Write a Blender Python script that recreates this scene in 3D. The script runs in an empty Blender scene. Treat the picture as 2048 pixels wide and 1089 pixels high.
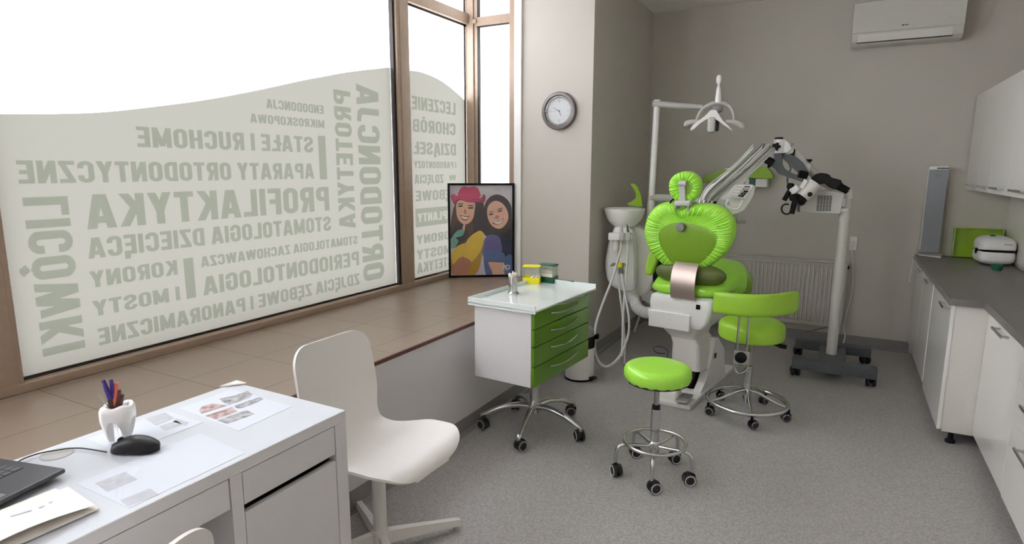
import bpy, bmesh, math, random
from mathutils import Vector, Matrix
random.seed(7)
C = bpy.context.scene.collection
PI = math.pi
V = Vector
W_, H_ = 2048.0, 1089.0
CAMZ, FPX = 1.47, 1214.35
YAW, PITCH, ROLL = 0.49749883, 0.16887686, 0.00240726

# ---------------------------------------------------------------- camera
def cam_axes():
    cy, sy = math.cos(YAW), math.sin(YAW)
    f = V((-sy * math.cos(PITCH), cy * math.cos(PITCH), -math.sin(PITCH)))
    r = V((cy, sy, 0)); u = r.cross(f)
    r2 = math.cos(ROLL) * r + math.sin(ROLL) * u
    u2 = -math.sin(ROLL) * r + math.cos(ROLL) * u
    return r2, u2, f
RX, UX, FX = cam_axes()
EYE = V((0, 0, CAMZ))
cd = bpy.data.cameras.new('camera'); co = bpy.data.objects.new('camera', cd); C.objects.link(co)
m3 = Matrix((RX, UX, -FX)).transposed()
co.matrix_world = Matrix.Translation(EYE) @ m3.to_4x4()
cd.sensor_width = 36.0; cd.lens = 36.0 * FPX / W_; cd.clip_start = 0.02; cd.clip_end = 100
bpy.context.scene.camera = co

def ray(x, y):
    return (x - W_ / 2) / FPX * RX - (y - H_ / 2) / FPX * UX + FX

class Fr:
    """A local frame in the room: measured points of the photo on its planes become local coordinates."""
    def __init__(s, loc, rz=0.0, rx=0.0, ry=0.0):
        s.loc = V(loc); s.rz = rz
        s.M = Matrix.Translation(s.loc) @ Matrix.Rotation(rz, 4, 'Z') @ Matrix.Rotation(ry, 4, 'Y') @ Matrix.Rotation(rx, 4, 'X')
        s.I = s.M.inverted()
    def _o(s, x, y):
        return s.I @ EYE, s.I.to_3x3() @ ray(x, y)
    def at(s, x, y, d=0.0):
        o, r = s._o(x, y); return o + r * ((d - o.y) / r.y)
    def atz(s, x, y, d=0.0):
        o, r = s._o(x, y); return o + r * ((d - o.z) / r.z)
    def atx(s, x, y, d=0.0):
        o, r = s._o(x, y); return o + r * ((d - o.x) / r.x)
    def sub(s, loc, rz=0.0, rx=0.0, ry=0.0):
        f = Fr((0, 0, 0)); f.M = s.M @ Matrix.Translation(V(loc)) @ Matrix.Rotation(rz, 4, 'Z') @ Matrix.Rotation(ry, 4, 'Y') @ Matrix.Rotation(rx, 4, 'X')
        f.I = f.M.inverted(); return f
WORLD = Fr((0, 0, 0))
def facing(x, y, z=0.0):
    """frame at a place on the floor whose y axis points away from the photographer"""
    n = V((x, y, 0)).normalized()
    return Fr((x, y, z), math.atan2(-n.x, n.y))

# ---------------------------------------------------------------- materials
def srgb(r, g, b):
    f = lambda c: (c / 255 / 12.92) if c / 255 <= 0.04045 else ((c / 255 + 0.055) / 1.055) ** 2.4
    return (f(r), f(g), f(b), 1.0)
def mat(name, col, rough=0.5, metal=0.0, noise=0.0, nscale=40.0, bump=0.0, bscale=200.0, coat=0.0, spec=None):
    m = bpy.data.materials.new(name); m.use_nodes = True
    nt = m.node_tree; b = nt.nodes['Principled BSDF']
    b.inputs['Roughness'].default_value = rough; b.inputs['Metallic'].default_value = metal
    if coat: b.inputs['Coat Weight'].default_value = coat; b.inputs['Coat Roughness'].default_value = 0.08
    if spec is not None: b.inputs['Specular IOR Level'].default_value = spec
    tc = nt.nodes.new('ShaderNodeTexCoord')
    nz = nt.nodes.new('ShaderNodeTexNoise'); nz.inputs['Scale'].default_value = nscale; nz.inputs['Detail'].default_value = 4
    nt.links.new(tc.outputs['Object'], nz.inputs['Vector'])
    rp = nt.nodes.new('ShaderNodeValToRGB')
    k0, k1 = 1 - noise, 1 + noise
    rp.color_ramp.elements[0].position = 0.3; rp.color_ramp.elements[1].position = 0.7
    rp.color_ramp.elements[0].color = (col[0] * k0, col[1] * k0, col[2] * k0, 1)
    rp.color_ramp.elements[1].color = (min(1, col[0] * k1), min(1, col[1] * k1), min(1, col[2] * k1), 1)
    nt.links.new(nz.outputs['Fac'], rp.inputs['Fac']); nt.links.new(rp.outputs['Color'], b.inputs['Base Color'])
    if bump:
        n2 = nt.nodes.new('ShaderNodeTexNoise'); n2.inputs['Scale'].default_value = bscale
        nt.links.new(tc.outputs['Object'], n2.inputs['Vector'])
        bp = nt.nodes.new('ShaderNodeBump'); bp.inputs['Strength'].default_value = bump; bp.inputs['Distance'].default_value = 0.002
        nt.links.new(n2.outputs['Fac'], bp.inputs['Height']); nt.links.new(bp.outputs['Normal'], b.inputs['Normal'])
    return m

M = {}
M['wall'] = mat('painted wall', srgb(195, 190, 182), 0.7, noise=0.012, nscale=3, bump=0.05)
M['ceiling'] = mat('white ceiling', srgb(235, 233, 230), 0.8, noise=0.01)
M['ledgewall'] = mat('white painted ledge', srgb(212, 209, 208), 0.6, noise=0.01)
M['white'] = mat('white plastic', srgb(236, 235, 233), 0.32, noise=0.01)
M['offwhite'] = mat('warm white plastic', srgb(226, 223, 218), 0.4, noise=0.01)
M['shell'] = mat('white polypropylene', srgb(224, 221, 217), 0.42, noise=0.008, bump=0.03, bscale=500)
M['laminate'] = mat('white laminate', srgb(214, 212, 213), 0.4, noise=0.01)
M['gloss'] = mat('white gloss front', srgb(232, 230, 226), 0.12, noise=0.006, coat=0.3)
M['acwhite'] = mat('white casing dimmed for shade', srgb(208, 206, 200), 0.4, noise=0.01)  # white casing toned down for the dim light at the back wall
M['radiator'] = mat('white radiator enamel dimmed for shade', srgb(198, 194, 188), 0.4, noise=0.01)  # white enamel, shade of the far end put into its colour
M['polewhite'] = mat('white stand paint dimmed for shade', srgb(212, 209, 204), 0.4, noise=0.01)  # white paint greyed to carry the shade at the room's far end
M['satin'] = mat('white satin front', srgb(224, 222, 216), 0.34, noise=0.006)
M['desktop'] = mat('laminate brightened for window light', srgb(226, 229, 236), 0.35, noise=0.006)  # lighter copy of the laminate, window light put into its colour
M['carcass'] = mat('white cabinet side', srgb(216, 213, 206), 0.45, noise=0.01)
M['grey'] = mat('light grey plastic', srgb(188, 187, 184), 0.45, noise=0.02)
M['midgrey'] = mat('mid grey plastic', srgb(140, 139, 138), 0.5, noise=0.02)
M['darkgrey'] = mat('dark grey metal', srgb(84, 88, 92), 0.5, noise=0.05)
M['black'] = mat('black plastic', srgb(13, 13, 14), 0.5, noise=0.05, spec=0.22)
M['rubber'] = mat('dark rubber', srgb(36, 36, 37), 0.6, noise=0.05)
M['chrome'] = mat('chrome', srgb(205, 205, 205), 0.14, 1.0, noise=0.01)
M['steel'] = mat('brushed steel', srgb(190, 188, 185), 0.3, 1.0, noise=0.03, nscale=120)
M['strap'] = mat('brushed bracket steel', srgb(196, 178, 170), 0.36, 0.75, noise=0.03, nscale=150)
M['bronze'] = mat('bronze anodised aluminium', srgb(160, 140, 122), 0.42, 0.12, noise=0.05, nscale=30)
M['gasket'] = mat('black gasket', srgb(34, 28, 24), 0.6)
M['cover'] = mat('lime stretch cover', srgb(168, 234, 76), 0.28, noise=0.03, nscale=14, bump=0.1, bscale=60, coat=0.2)
M['green'] = mat('green upholstery', srgb(150, 196, 52), 0.4, noise=0.02, nscale=30, bump=0.05, bscale=300)
M['olive'] = mat('olive green back shell', srgb(126, 166, 44), 0.45, noise=0.03)
M['shaded_pad'] = mat('shaded olive seat upholstery', srgb(92, 104, 50), 0.5, noise=0.06)  # seat upholstery darkened in colour for the shade below the backrest
M['drawer'] = mat('leaf green lacquer', srgb(88, 134, 22), 0.3, noise=0.05, nscale=8, coat=0.3)
M['limeplastic'] = mat('lime plastic', srgb(140, 180, 40), 0.4, noise=0.02)
M['worktop'] = mat('grey laminate worktop', srgb(118, 115, 110), 0.35, noise=0.12, nscale=60)
M['paper'] = mat('paper', srgb(234, 238, 248), 0.6, noise=0.006)
M['cream'] = mat('cream paper', srgb(236, 232, 226), 0.6, noise=0.01)
M['print'] = mat('faint grey print', srgb(208, 209, 216), 0.6, noise=0.08, nscale=60)
M['laptop'] = mat('graphite laptop', srgb(72, 73, 76), 0.4, noise=0.03)
M['key'] = mat('grey key', srgb(96, 98, 102), 0.5, noise=0.02)
M['keybed'] = mat('key bed', srgb(40, 41, 43), 0.5)
M['mouse'] = mat('black mouse plastic', srgb(20, 20, 23), 0.4, noise=0.1, nscale=300, spec=0.3)
M['ceramic'] = mat('white ceramic', srgb(238, 236, 234), 0.12, coat=0.5)
M['darkred'] = mat('dark red edge trim', srgb(92, 52, 46), 0.45, noise=0.1)
M['yellow'] = mat('yellow plastic', srgb(232, 222, 20), 0.35, noise=0.02)
M['darkgreen'] = mat('dark green plastic', srgb(18, 92, 66), 0.35, noise=0.05)
M['teal'] = mat('teal card', srgb(20, 92, 84), 0.5)
M['cotton'] = mat('cotton', srgb(240, 232, 222), 0.9, noise=0.05, bump=0.6, bscale=150)
M['hose'] = mat('pale grey hose', srgb(198, 197, 193), 0.4, noise=0.01)
M['hosegrey'] = mat('grey hose', srgb(120, 118, 115), 0.4, noise=0.01)
M['clockrim'] = mat('clock rim', srgb(112, 104, 103), 0.3, 0.3, noise=0.03)
M['clockface'] = mat('silver clock face', srgb(200, 203, 205), 0.45, noise=0.01)
M['bluegrey'] = mat('blue grey panel', srgb(146, 150, 155), 0.3, noise=0.02)
M['ink'] = mat('dark ink', srgb(60, 58, 58), 0.5)
M['purple'] = mat('purple pen', srgb(64, 44, 128), 0.4)
M['orange'] = mat('salmon pen', srgb(222, 110, 84), 0.4)
M['brown'] = mat('brown pen', srgb(66, 40, 36), 0.4)
M['maroon'] = mat('dark red pen', srgb(110, 40, 46), 0.4)

# floor vinyl: grey with fine flecks
def vinyl(name, a, b):
    m = bpy.data.materials.new(name); m.use_nodes = True; nt = m.node_tree; bs = nt.nodes['Principled BSDF']
    tc = nt.nodes.new('ShaderNodeTexCoord')
    n1 = nt.nodes.new('ShaderNodeTexNoise'); n1.inputs['Scale'].default_value = 120; n1.inputs['Detail'].default_value = 5; n1.inputs['Roughness'].default_value = 0.75
    nt.links.new(tc.outputs['Object'], n1.inputs['Vector'])
    r = nt.nodes.new('ShaderNodeValToRGB'); r.color_ramp.elements[0].position = 0.34; r.color_ramp.elements[1].position = 0.66
    r.color_ramp.elements[0].color = a; r.color_ramp.elements[1].color = b
    nt.links.new(n1.outputs['Fac'], r.inputs['Fac']); nt.links.new(r.outputs['Color'], bs.inputs['Base Color'])
    bs.inputs['Roughness'].default_value = 0.42
    return m
M['floor'] = vinyl('grey flecked vinyl', srgb(140, 137, 135), srgb(190, 187, 184))
M['skirt'] = vinyl('grey vinyl coving', srgb(122, 120, 118), srgb(146, 144, 142))

def tiles(name, c1, c2, mortar, size, rough, offs=(0, 0, 0), gap=0.006):
    m = bpy.data.materials.new(name); m.use_nodes = True; nt = m.node_tree; bs = nt.nodes['Principled BSDF']
    tc = nt.nodes.new('ShaderNodeTexCoord'); mp = nt.nodes.new('ShaderNodeMapping'); mp.inputs['Location'].default_value = offs
    nt.links.new(tc.outputs['Object'], mp.inputs['Vector'])
    br = nt.nodes.new('ShaderNodeTexBrick'); br.offset = 0.0
    br.inputs['Color1'].default_value = c1; br.inputs['Color2'].default_value = c2; br.inputs['Mortar'].default_value = mortar
    br.inputs['Scale'].default_value = 1.0; br.inputs['Mortar Size'].default_value = gap / 2; br.inputs['Mortar Smooth'].default_value = 0.3
    br.inputs['Brick Width'].default_value = size[0]; br.inputs['Row Height'].default_value = size[1]
    nt.links.new(mp.outputs['Vector'], br.inputs['Vector'])
    nt.links.new(br.outputs['Color'], bs.inputs['Base Color']); bs.inputs['Roughness'].default_value = rough
    return m, mp
M['ledgetile'], _ = tiles('beige floor tile', srgb(132, 117, 103), srgb(137, 122, 108), srgb(90, 77, 67), (0.36, 0.345), 0.32, (0.33, -0.115, 0))
M['walltile'], mpw = tiles('pale wall tile', srgb(226, 222, 214), srgb(224, 220, 212), srgb(176, 170, 162), (0.6, 0.155), 0.2, (0, 0.04, 0))
mpw.inputs['Rotation'].default_value = (PI / 2, 0, PI / 2)
M['splash'] = mat('beige splash panel', srgb(196, 192, 180), 0.3, noise=0.01)

def shader(name, build):
    m = bpy.data.materials.new(name); m.use_nodes = True; nt = m.node_tree
    for n in list(nt.nodes):
        if n.type != 'OUTPUT_MATERIAL': nt.nodes.remove(n)
    out = [n for n in nt.nodes if n.type == 'OUTPUT_MATERIAL'][0]
    nt.links.new(build(nt), out.inputs['Surface']); return m
def filt(col, haze=0.0, gloss=0.0):
    def b(nt):
        t = nt.nodes.new('ShaderNodeBsdfTransparent'); t.inputs['Color'].default_value = col
        res = t.outputs[0]
        if haze:
            d = nt.nodes.new('ShaderNodeBsdfDiffuse'); d.inputs['Color'].default_value = (0.75, 0.78, 0.7, 1)
            x = nt.nodes.new('ShaderNodeMixShader'); x.inputs[0].default_value = haze
            nt.links.new(res, x.inputs[1]); nt.links.new(d.outputs[0], x.inputs[2]); res = x.outputs[0]
        if gloss:
            g = nt.nodes.new('ShaderNodeBsdfGlossy'); g.inputs['Roughness'].default_value = 0.08
            x = nt.nodes.new('ShaderNodeMixShader'); x.inputs[0].default_value = gloss
            nt.links.new(res, x.inputs[1]); nt.links.new(g.outputs[0], x.inputs[2]); res = x.outputs[0]
        return res
    return b
def frosted(nt):
    t = nt.nodes.new('ShaderNodeBsdfTranslucent'); t.inputs['Color'].default_value = (0.93, 0.92, 0.925, 1)
    d = nt.nodes.new('ShaderNodeBsdfDiffuse'); d.inputs['Color'].default_value = (0.8, 0.8, 0.8, 1)
    x = nt.nodes.new('ShaderNodeMixShader'); x.inputs[0].default_value = 0.12
    nt.links.new(t.outputs[0], x.inputs[1]); nt.links.new(d.outputs[0], x.inputs[2]); return x.outputs[0]
M['frosted'] = shader('frosted glass', frosted)
M['film'] = shader('pale green window film', filt((0.088, 0.0855, 0.0725, 1), 0.06))
M['lettering'] = shader('green grey film lettering', filt((0.66, 0.70, 0.64, 1)))
M['clear'] = shader('clear plastic', filt((0.93, 0.95, 0.94, 1), 0.06, 0.06))
M['clearglass'] = shader('clear outer glass', filt((0.97, 0.98, 0.97, 1)))
M['mat'] = shader('clear desk mat', filt((0.97, 0.975, 0.975, 1), 0.0, 0.05))
M['clearpic'] = shader('picture glazing', filt((0.98, 0.98, 0.98, 1), 0.0, 0.03))

# ---------------------------------------------------------------- mesh helpers
def newbm(): return bmesh.new()
def box(bm, lo, hi, bev=0.0, seg=2, Mx=None):
    lo, hi = V(lo), V(hi); c = (lo + hi) / 2; s = hi - lo
    T = Matrix.Translation(c) @ Matrix.Diagonal((s.x, s.y, s.z, 1))
    if Mx is not None: T = Mx @ T
    vs = bmesh.ops.create_cube(bm, size=1.0, matrix=T)['verts']
    if bev:
        es = list({e for v in vs for e in v.link_edges})
        bmesh.ops.bevel(bm, geom=es, offset=bev, segments=seg, profile=0.5, affect='EDGES', clamp_overlap=True)
    return bm
def loft(bm, rings, cap=True, closed=False):
    R = [[bm.verts.new(p) for p in r] for r in rings]
    n = len(R[0]); k = len(R)
    for i in range(k if closed else k - 1):
        a, b = R[i], R[(i + 1) % k]
        for j in range(n):
            bm.faces.new((a[j], a[(j + 1) % n], b[(j + 1) % n], b[j]))
    if cap and not closed:
        bm.faces.new(list(reversed(R[0]))); bm.faces.new(R[-1])
    return R
def frame_of(d):
    d = d.normalized(); a = V((0, 0, 1)) if abs(d.z) < 0.9 else V((1, 0, 0))
    x = d.cross(a).normalized(); return x, d.cross(x).normalized()
def cyl(bm, p0, p1, r0, r1=None, seg=24):
    p0, p1 = V(p0), V(p1); r1 = r0 if r1 is None else r1
    x, y = frame_of(p1 - p0)
    ring = lambda p, r: [p + (x * math.cos(2 * PI * i / seg) + y * math.sin(2 * PI * i / seg)) * r for i in range(seg)]
    loft(bm, [ring(p0, r0), ring(p1, r1)])
def catmull(pts, n=6, closed=False):
    P = [V(p) for p in pts]; out = []; k = len(P)
    if k < 3 and not closed: return P
    for i in range(k if closed else k - 1):
        if closed: a, b, c, d = P[i - 1], P[i], P[(i + 1) % k], P[(i + 2) % k]
        else: a, b, c, d = P[max(i - 1, 0)], P[i], P[i + 1], P[min(i + 2, k - 1)]
        for t in range(n):
            t /= n
            out.append(0.5 * ((2 * b) + (c - a) * t + (2 * a - 5 * b + 4 * c - d) * t * t + (3 * b - a - 3 * c + d) * t ** 3))
    if not closed: out.append(P[-1])
    return out
def tube(bm, pts, r, seg=10, n=6, closed=False, flat=1.0):
    rs = r if isinstance(r, (list, tuple)) else None
    P = catmull(pts, n, closed); k = len(P)
    rings = []; x = None
    for i in range(k):
        if closed: d = P[(i + 1) % k] - P[i - 1]
        else: d = P[min(i + 1, k - 1)] - P[max(i - 1, 0)]
        if d.length < 1e-9: d = V((0, 0, 1))
        d.normalize()
        if x is None: x, y = frame_of(d)
        else:
            x = x - d * x.dot(d); x.normalize(); y = d.cross(x)
        if rs:
            f = i / max(1, k - 1) * (len(rs) - 1); a = int(min(f, len(rs) - 2)); rr = rs[a] + (rs[a + 1] - rs[a]) * (f - a)
        else: rr = r
        rings.append([P[i] + (x * math.cos(2 * PI * j / seg) + y * math.sin(2 * PI * j / seg) * flat) * rr for j in range(seg)])
    loft(bm, rings, cap=not closed, closed=closed)
def lathe(bm, prof, seg=32, Mx=None, arc=2 * PI):
    Mx = Mx or Matrix.Identity(4); rows = []
    for r, z in prof:
        if r < 1e-6: rows.append([bm.verts.new(Mx @ V((0, 0, z)))])
        else: rows.append([bm.verts.new(Mx @ V((r * math.cos(2 * PI * i / seg), r * math.sin(2 * PI * i / seg), z))) for i in range(seg)])
    for a, b in zip(rows, rows[1:]):
        for j in range(seg):
            k = (j + 1) % seg
            if len(a) == 1 and len(b) == 1: continue
            if len(a) == 1: bm.faces.new((a[0], b[k], b[j]))
            elif len(b) == 1: bm.faces.new((a[j], a[k], b[0]))
            else: bm.faces.new((a[j], a[k], b[k], b[j]))
    for row, rev in ((rows[0], True), (rows[-1], False)):
        if len(row) > 2: bm.faces.new(list(reversed(row)) if rev else row)
def prism(bm, pts, ext, bev=0.0, seg=2):
    pts = [V(p) for p in pts]; e = V(ext)
    R = loft(bm, [pts, [p + e for p in pts]])
    if bev:
        es = list({ed for r in R for v in r for ed in v.link_edges})
        bmesh.ops.bevel(bm, geom=es, offset=bev, segments=seg, profile=0.5, affect='EDGES', clamp_overlap=True)
def sell(bm, c, r, p=2.0, nu=28, nv=14, Mx=None, pz=None):
    """superellipsoid: p = 2 round, larger = boxier"""
    c = V(c); pz = pz or p; rows = []
    sg = lambda v, e: math.copysign(abs(v) ** (2 / e), v)
    for i in range(nv + 1):
        ph = -PI / 2 + PI * i / nv
        if i in (0, nv): rows.append([V((0, 0, r[2] * math.copysign(1, ph)))])
        else: rows.append([V((r[0] * sg(math.cos(ph), pz) * sg(math.cos(2 * PI * j / nu), p), r[1] * sg(math.cos(ph), pz) * sg(math.sin(2 * PI * j / nu), p), r[2] * sg(math.sin(ph), pz))) for j in range(nu)])
    T = (Mx or Matrix.Identity(4))
    B = [[bm.verts.new(T @ (c + v)) for v in row] for row in rows]
    for a, b in zip(B, B[1:]):
        for j in range(nu):
            k = (j + 1) % nu
            if len(a) == 1: bm.faces.new((a[0], b[k], b[j]))
            elif len(b) == 1: bm.faces.new((a[j], a[k], b[0]))
            else: bm.faces.new((a[j], a[k], b[k], b[j]))
def torus(bm, c, R, r, seg=48, s2=10, Mx=None):
    T = (Mx or Matrix.Identity(4)) @ Matrix.Translation(V(c))
    rings = [[T @ V(((R + r * math.cos(2 * PI * j / s2)) * math.cos(a), (R + r * math.cos(2 * PI * j / s2)) * math.sin(a), r * math.sin(2 * PI * j / s2))) for j in range(s2)] for a in [2 * PI * i / seg for i in range(seg)]]
    loft(bm, rings, closed=True)
def pillow(bm, outline, prof, ripple=None, sub=1):
    """cushion from an outline in the local x-z plane: prof = [(scale about centre, y)], first and last rings closed"""
    o = [V(p) for p in outline]; c = sum(o, V()) / len(o)
    rings = []
    for q, (s, y) in enumerate(prof):
        ring = []
        for i, p in enumerate(o):
            dy = ripple(i, q, len(o)) if ripple else 0
            ring.append(V((c.x + (p.x - c.x) * s, y + dy, c.z + (p.z - c.z) * s)))
        rings.append(ring)
    loft(bm, rings)

RM = {}
def mk(name, bm, m, parent=None, fr=None, sharp=38, bend=None):
    """link one mesh object; parent = its thing (an Empty or a mesh). fr = the frame the mesh was built in (default: the thing's own)"""
    P = RM.get(parent.name) if parent is not None else None
    if fr is not None:
        bmesh.ops.transform(bm, matrix=((P.inverted() @ fr.M) if P is not None else fr.M), verts=bm.verts)
    off = V()
    if parent is None:
        xs = [v.co for v in bm.verts]
        off = V(((min(v.x for v in xs) + max(v.x for v in xs)) / 2, (min(v.y for v in xs) + max(v.y for v in xs)) / 2, min(v.z for v in xs)))
        bmesh.ops.translate(bm, vec=-off, verts=bm.verts)
    bmesh.ops.recalc_face_normals(bm, faces=bm.faces)
    lim = math.radians(sharp)
    for e in bm.edges:
        if len(e.link_faces) == 2: e.smooth = e.calc_face_angle(0) < lim
    for f in bm.faces: f.smooth = True
    me = bpy.data.meshes.new(name); bm.to_mesh(me); bm.free()
    for mm in (m if isinstance(m, (list, tuple)) else [m]): me.materials.append(M[mm] if isinstance(mm, str) else mm)
    o = bpy.data.objects.new(name, me); C.objects.link(o); o.location = off
    if len(me.polygons) > 6:
        wn = o.modifiers.new('weighted normals', 'WEIGHTED_NORMAL'); wn.keep_sharp = True
    if parent is not None:
        o.parent = parent; RM[o.name] = P
    else: RM[o.name] = Matrix.Translation(off)
    return o
def thing(name, label, cat, fr, group=None):
    o = bpy.data.objects.new(name, None); C.objects.link(o); o.empty_display_size = 0.1
    o.matrix_world = fr.M; RM[o.name] = fr.M.copy()
    return tag(o, label, cat, group)
def tag(o, label, cat, group=None):
    o['label'] = label; o['category'] = cat
    if group: o['group'] = group
    return o
def struct(o, label=None):
    o['kind'] = 'structure'
    if label: o['label'] = label
    return o
def part(name, parent, m, fn, fr=None, label=None, sharp=38):
    bm = newbm(); fn(bm); o = mk(name, bm, m, parent, fr, sharp)
    if label: o['label'] = label
    return o
# ================================================================ the setting
XG, YB, XR, XL, XP, YC, ZC, ZS = -2.74, 5.72, 1.09, -1.65, -1.77, 4.25, 2.86, 0.62
YN = -1.6
def sbox(name, lo, hi, m, bev=0.0, label=None):
    bm = newbm(); box(bm, lo, hi, bev); return struct(mk(name, bm, m), label)
sbox('floor', (XP - 0.05, YN, -0.08), (XR + 0.05, YB + 0.05, 0), 'floor')
sbox('ceiling', (XG - 0.2, YN - 0.1, ZC), (XR + 0.2, YB + 0.2, ZC + 0.1), 'ceiling')
sbox('wall_back', (XL - 0.05, YB, 0), (XR + 0.1, YB + 0.12, ZC), 'wall')
sbox('wall_right', (XR, YN, 0), (XR + 0.12, YB, ZC), 'wall')
sbox('wall_near', (XG - 0.1, YN - 0.12, 0), (XR + 0.1, YN, ZC), 'wall')
sbox('wall_left', (-2.283, YC, 0), (XL, YB + 0.05, ZC), 'wall')
sbox('wall_ledge', (-2.86, YN, 0), (XP, YC, ZS - 0.012), 'ledgewall')
sbox('trim_1', (-2.86, YN, ZS - 0.012), (XP - 0.004, YC, ZS), 'ledgetile', label='beige tiled top of the window ledge')
sbox('trim_2', (XP - 0.004, YN, ZS - 0.016), (XP + 0.006, YC, ZS + 0.002), 'darkred', label='dark red edge strip of the tiled ledge')
sbox('trim_3', (-2.283, YC - 0.022, ZS), (-2.222, YC, ZC), 'white', 0.004, label='white jamb strip beside the narrow side pane')
def coving(name, a, b, nx, ny):
    bm = newbm(); a, b = V((a[0], a[1], 0)), V((b[0], b[1], 0)); n = V((nx, ny, 0))
    prof = [(0, 0), (0.028, 0), (0.014, 0.006), (0.006, 0.018), (0.004, 0.09), (0, 0.09)]
    loft(bm, [[p + n * d + V((0, 0, z)) for d, z in prof] for p in (a, b)])
    return struct(mk(name, bm, 'skirt', sharp=20))
coving('baseboard_ledge', (XP, YN), (XP, YC), 1, 0)
coving('baseboard_left', (XL, YC), (XL, YB), 1, 0)
coving('baseboard_alcove', (XP, YC), (XL, YC), 0, -1)
coving('baseboard_back', (XL, YB), (0.56, YB), 0, -1)
sbox('trim_4', (XR - 0.012, 2.2, 0.825), (XR, YB, 1.33), 'walltile', label='pale tiled splashback on the right wall')
sbox('trim_5', (0.70, YB - 0.008, 0.825), (XR - 0.012, YB, 1.435), 'splash', label='beige splash panel on the back wall in the corner')
# street-side wall head above / beside the glazing
sbox('wall_front', (XG - 0.12, YN, ZC - 0.02), (XG + 0.05, YC + 0.05, ZC + 0.05), 'wall')

# ---- glazing
def frame_bar(bm, lo, hi): box(bm, lo, hi, 0.004)
F0, F1 = XG - 0.05, XG + 0.045
bm = newbm()
frame_bar(bm, (F0, YN, ZS), (F1 + 0.01, YC, ZS + 0.036))
struct(mk('trim_6', bm, 'bronze'), 'bronze bottom rail of the shop window')
for n, (a, b) in ((7, (0.915, 1.06)), (8, (3.35, 3.485))):
    bm = newbm(); frame_bar(bm, (F0, a, ZS), (F1, b, ZC)); frame_bar(bm, (F1 - 0.005, a + 0.035, ZS), (F1 + 0.006, b - 0.02, ZC))
    struct(mk('trim_%d' % n, bm, 'bronze'), 'bronze mullion at the %s of the lettered pane' % ('near end' if n == 7 else 'far end'))
bm = newbm(); frame_bar(bm, (F0, 4.262, ZS), (-2.625, YC + 0.08, ZC)); frame_bar(bm, (F1 - 0.03, 4.25, ZS), (-2.66, 4.28, ZC))
struct(mk('trim_9', bm, 'bronze'), 'bronze corner post of the window bay')
bm = newbm(); frame_bar(bm, (F0, 1.05, 2.588), (F1 - 0.01, 4.265, 2.668))
struct(mk('trim_10', bm, 'bronze'), 'bronze transom bar over the panes')
bm = newbm(); frame_bar(bm, (-2.63, YC, 2.565), (-2.30, YC + 0.07, 2.63)); frame_bar(bm, (-2.335, YC - 0.004, ZS), (-2.283, YC + 0.07, ZC)); frame_bar(bm, (-2.63, YC, ZS), (-2.30, YC + 0.07, ZS + 0.036))
struct(mk('trim_11', bm, 'bronze'), 'bronze frame of the narrow side pane')
bm = newbm(); lathe(bm, [(0, 0), (0.016, 0), (0.016, 0.012), (0.010, 0.016), (0, 0.016)], 20, Matrix.Translation((-2.64, YC - 0.002, 2.60)) @ Matrix.Rotation(PI / 2, 4, 'X'))
struct(mk('trim_12', bm, 'bronze'), 'round bolt cover on the corner post')

def pane(name, lo, hi, inner, label=None):
    """pane: frosted inner face, clear elsewhere; inner = axis of the room-side face"""
    bm = newbm(); box(bm, lo, hi)
    bm.faces.ensure_lookup_table()
    o = None
    me_idx = []
    for f in bm.faces:
        f.normal_update(); f.material_index = 0 if f.normal.dot(V(inner)) > 0.9 else 1
    o = mk(name, bm, ['frosted', 'clearglass']); return struct(o, label)
w1 = pane('window_1', (XG - 0.008, 1.055, ZS + 0.036), (XG, 3.352, 2.59), (1, 0, 0), 'wide frosted shop window pane with mirrored dental lettering')
w2 = pane('window_2', (XG - 0.008, 3.483, ZS + 0.036), (XG, 4.264, 2.59), (1, 0, 0), 'narrower frosted pane next to the corner post with mirrored lettering')
w3 = pane('window_3', (-2.63, YC + 0.03, ZS + 0.03), (-2.33, YC + 0.038, 2.57), (0, -1, 0), 'narrow plain frosted side pane behind the poster')
w4 = pane('window_4', (XG - 0.008, 1.055, 2.665), (XG, 3.352, ZC), (1, 0, 0))
w5 = pane('window_5', (XG - 0.008, 3.483, 2.665), (XG, 4.264, ZC), (1, 0, 0), 'upper light over the narrower pane')
w6 = pane('window_6', (-2.63, YC + 0.03, 2.62), (-2.33, YC + 0.038, ZC), (0, -1, 0), 'upper light over the narrow side pane')
w7 = pane('window_added', (XG - 0.008, YN, ZS + 0.036), (XG, 0.35, ZC), (1, 0, 0))  # unseen pane, added to bring more daylight to the desk end
sbox('wall_added_pier', (XG - 0.12, 0.35, ZS), (XG + 0.04, 0.93, ZC), 'wall')  # pier added to keep window light off the near ledge tiles
def strip(parent, segs):
    bm = newbm()
    for lo, hi in segs: box(bm, lo, hi)
    part_ = mk('gasket', bm, 'gasket', parent, WORLD); return part_
g = 0.006
strip(w1, [((XG, 1.056, ZS + 0.034), (XG + g, 3.352, ZS + 0.048)), ((XG, 3.330, ZS + 0.034), (XG + 0.03, 3.352, 2.59)), ((XG, 1.056, 2.578), (XG + g, 3.352, 2.59))])
strip(w2, [((XG, 3.483, ZS + 0.034), (XG + g, 4.264, ZS + 0.048)), ((XG, 4.236, ZS + 0.034), (XG + g, 4.252, 2.59)), ((XG, 3.483, 2.574), (XG + g, 4.264, 2.59))])
strip(w3, [((-2.63, YC + 0.012, ZS + 0.03), (-2.612, YC + 0.03, 2.57)), ((-2.63, YC + 0.012, 2.556), (-2.33, YC + 0.03, 2.57))])
strip(w5, [((XG, 4.236, 2.665), (XG + g, 4.252, ZC))])
strip(w6, [((-2.63, YC + 0.012, 2.62), (-2.612, YC + 0.03, ZC))])

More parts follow.
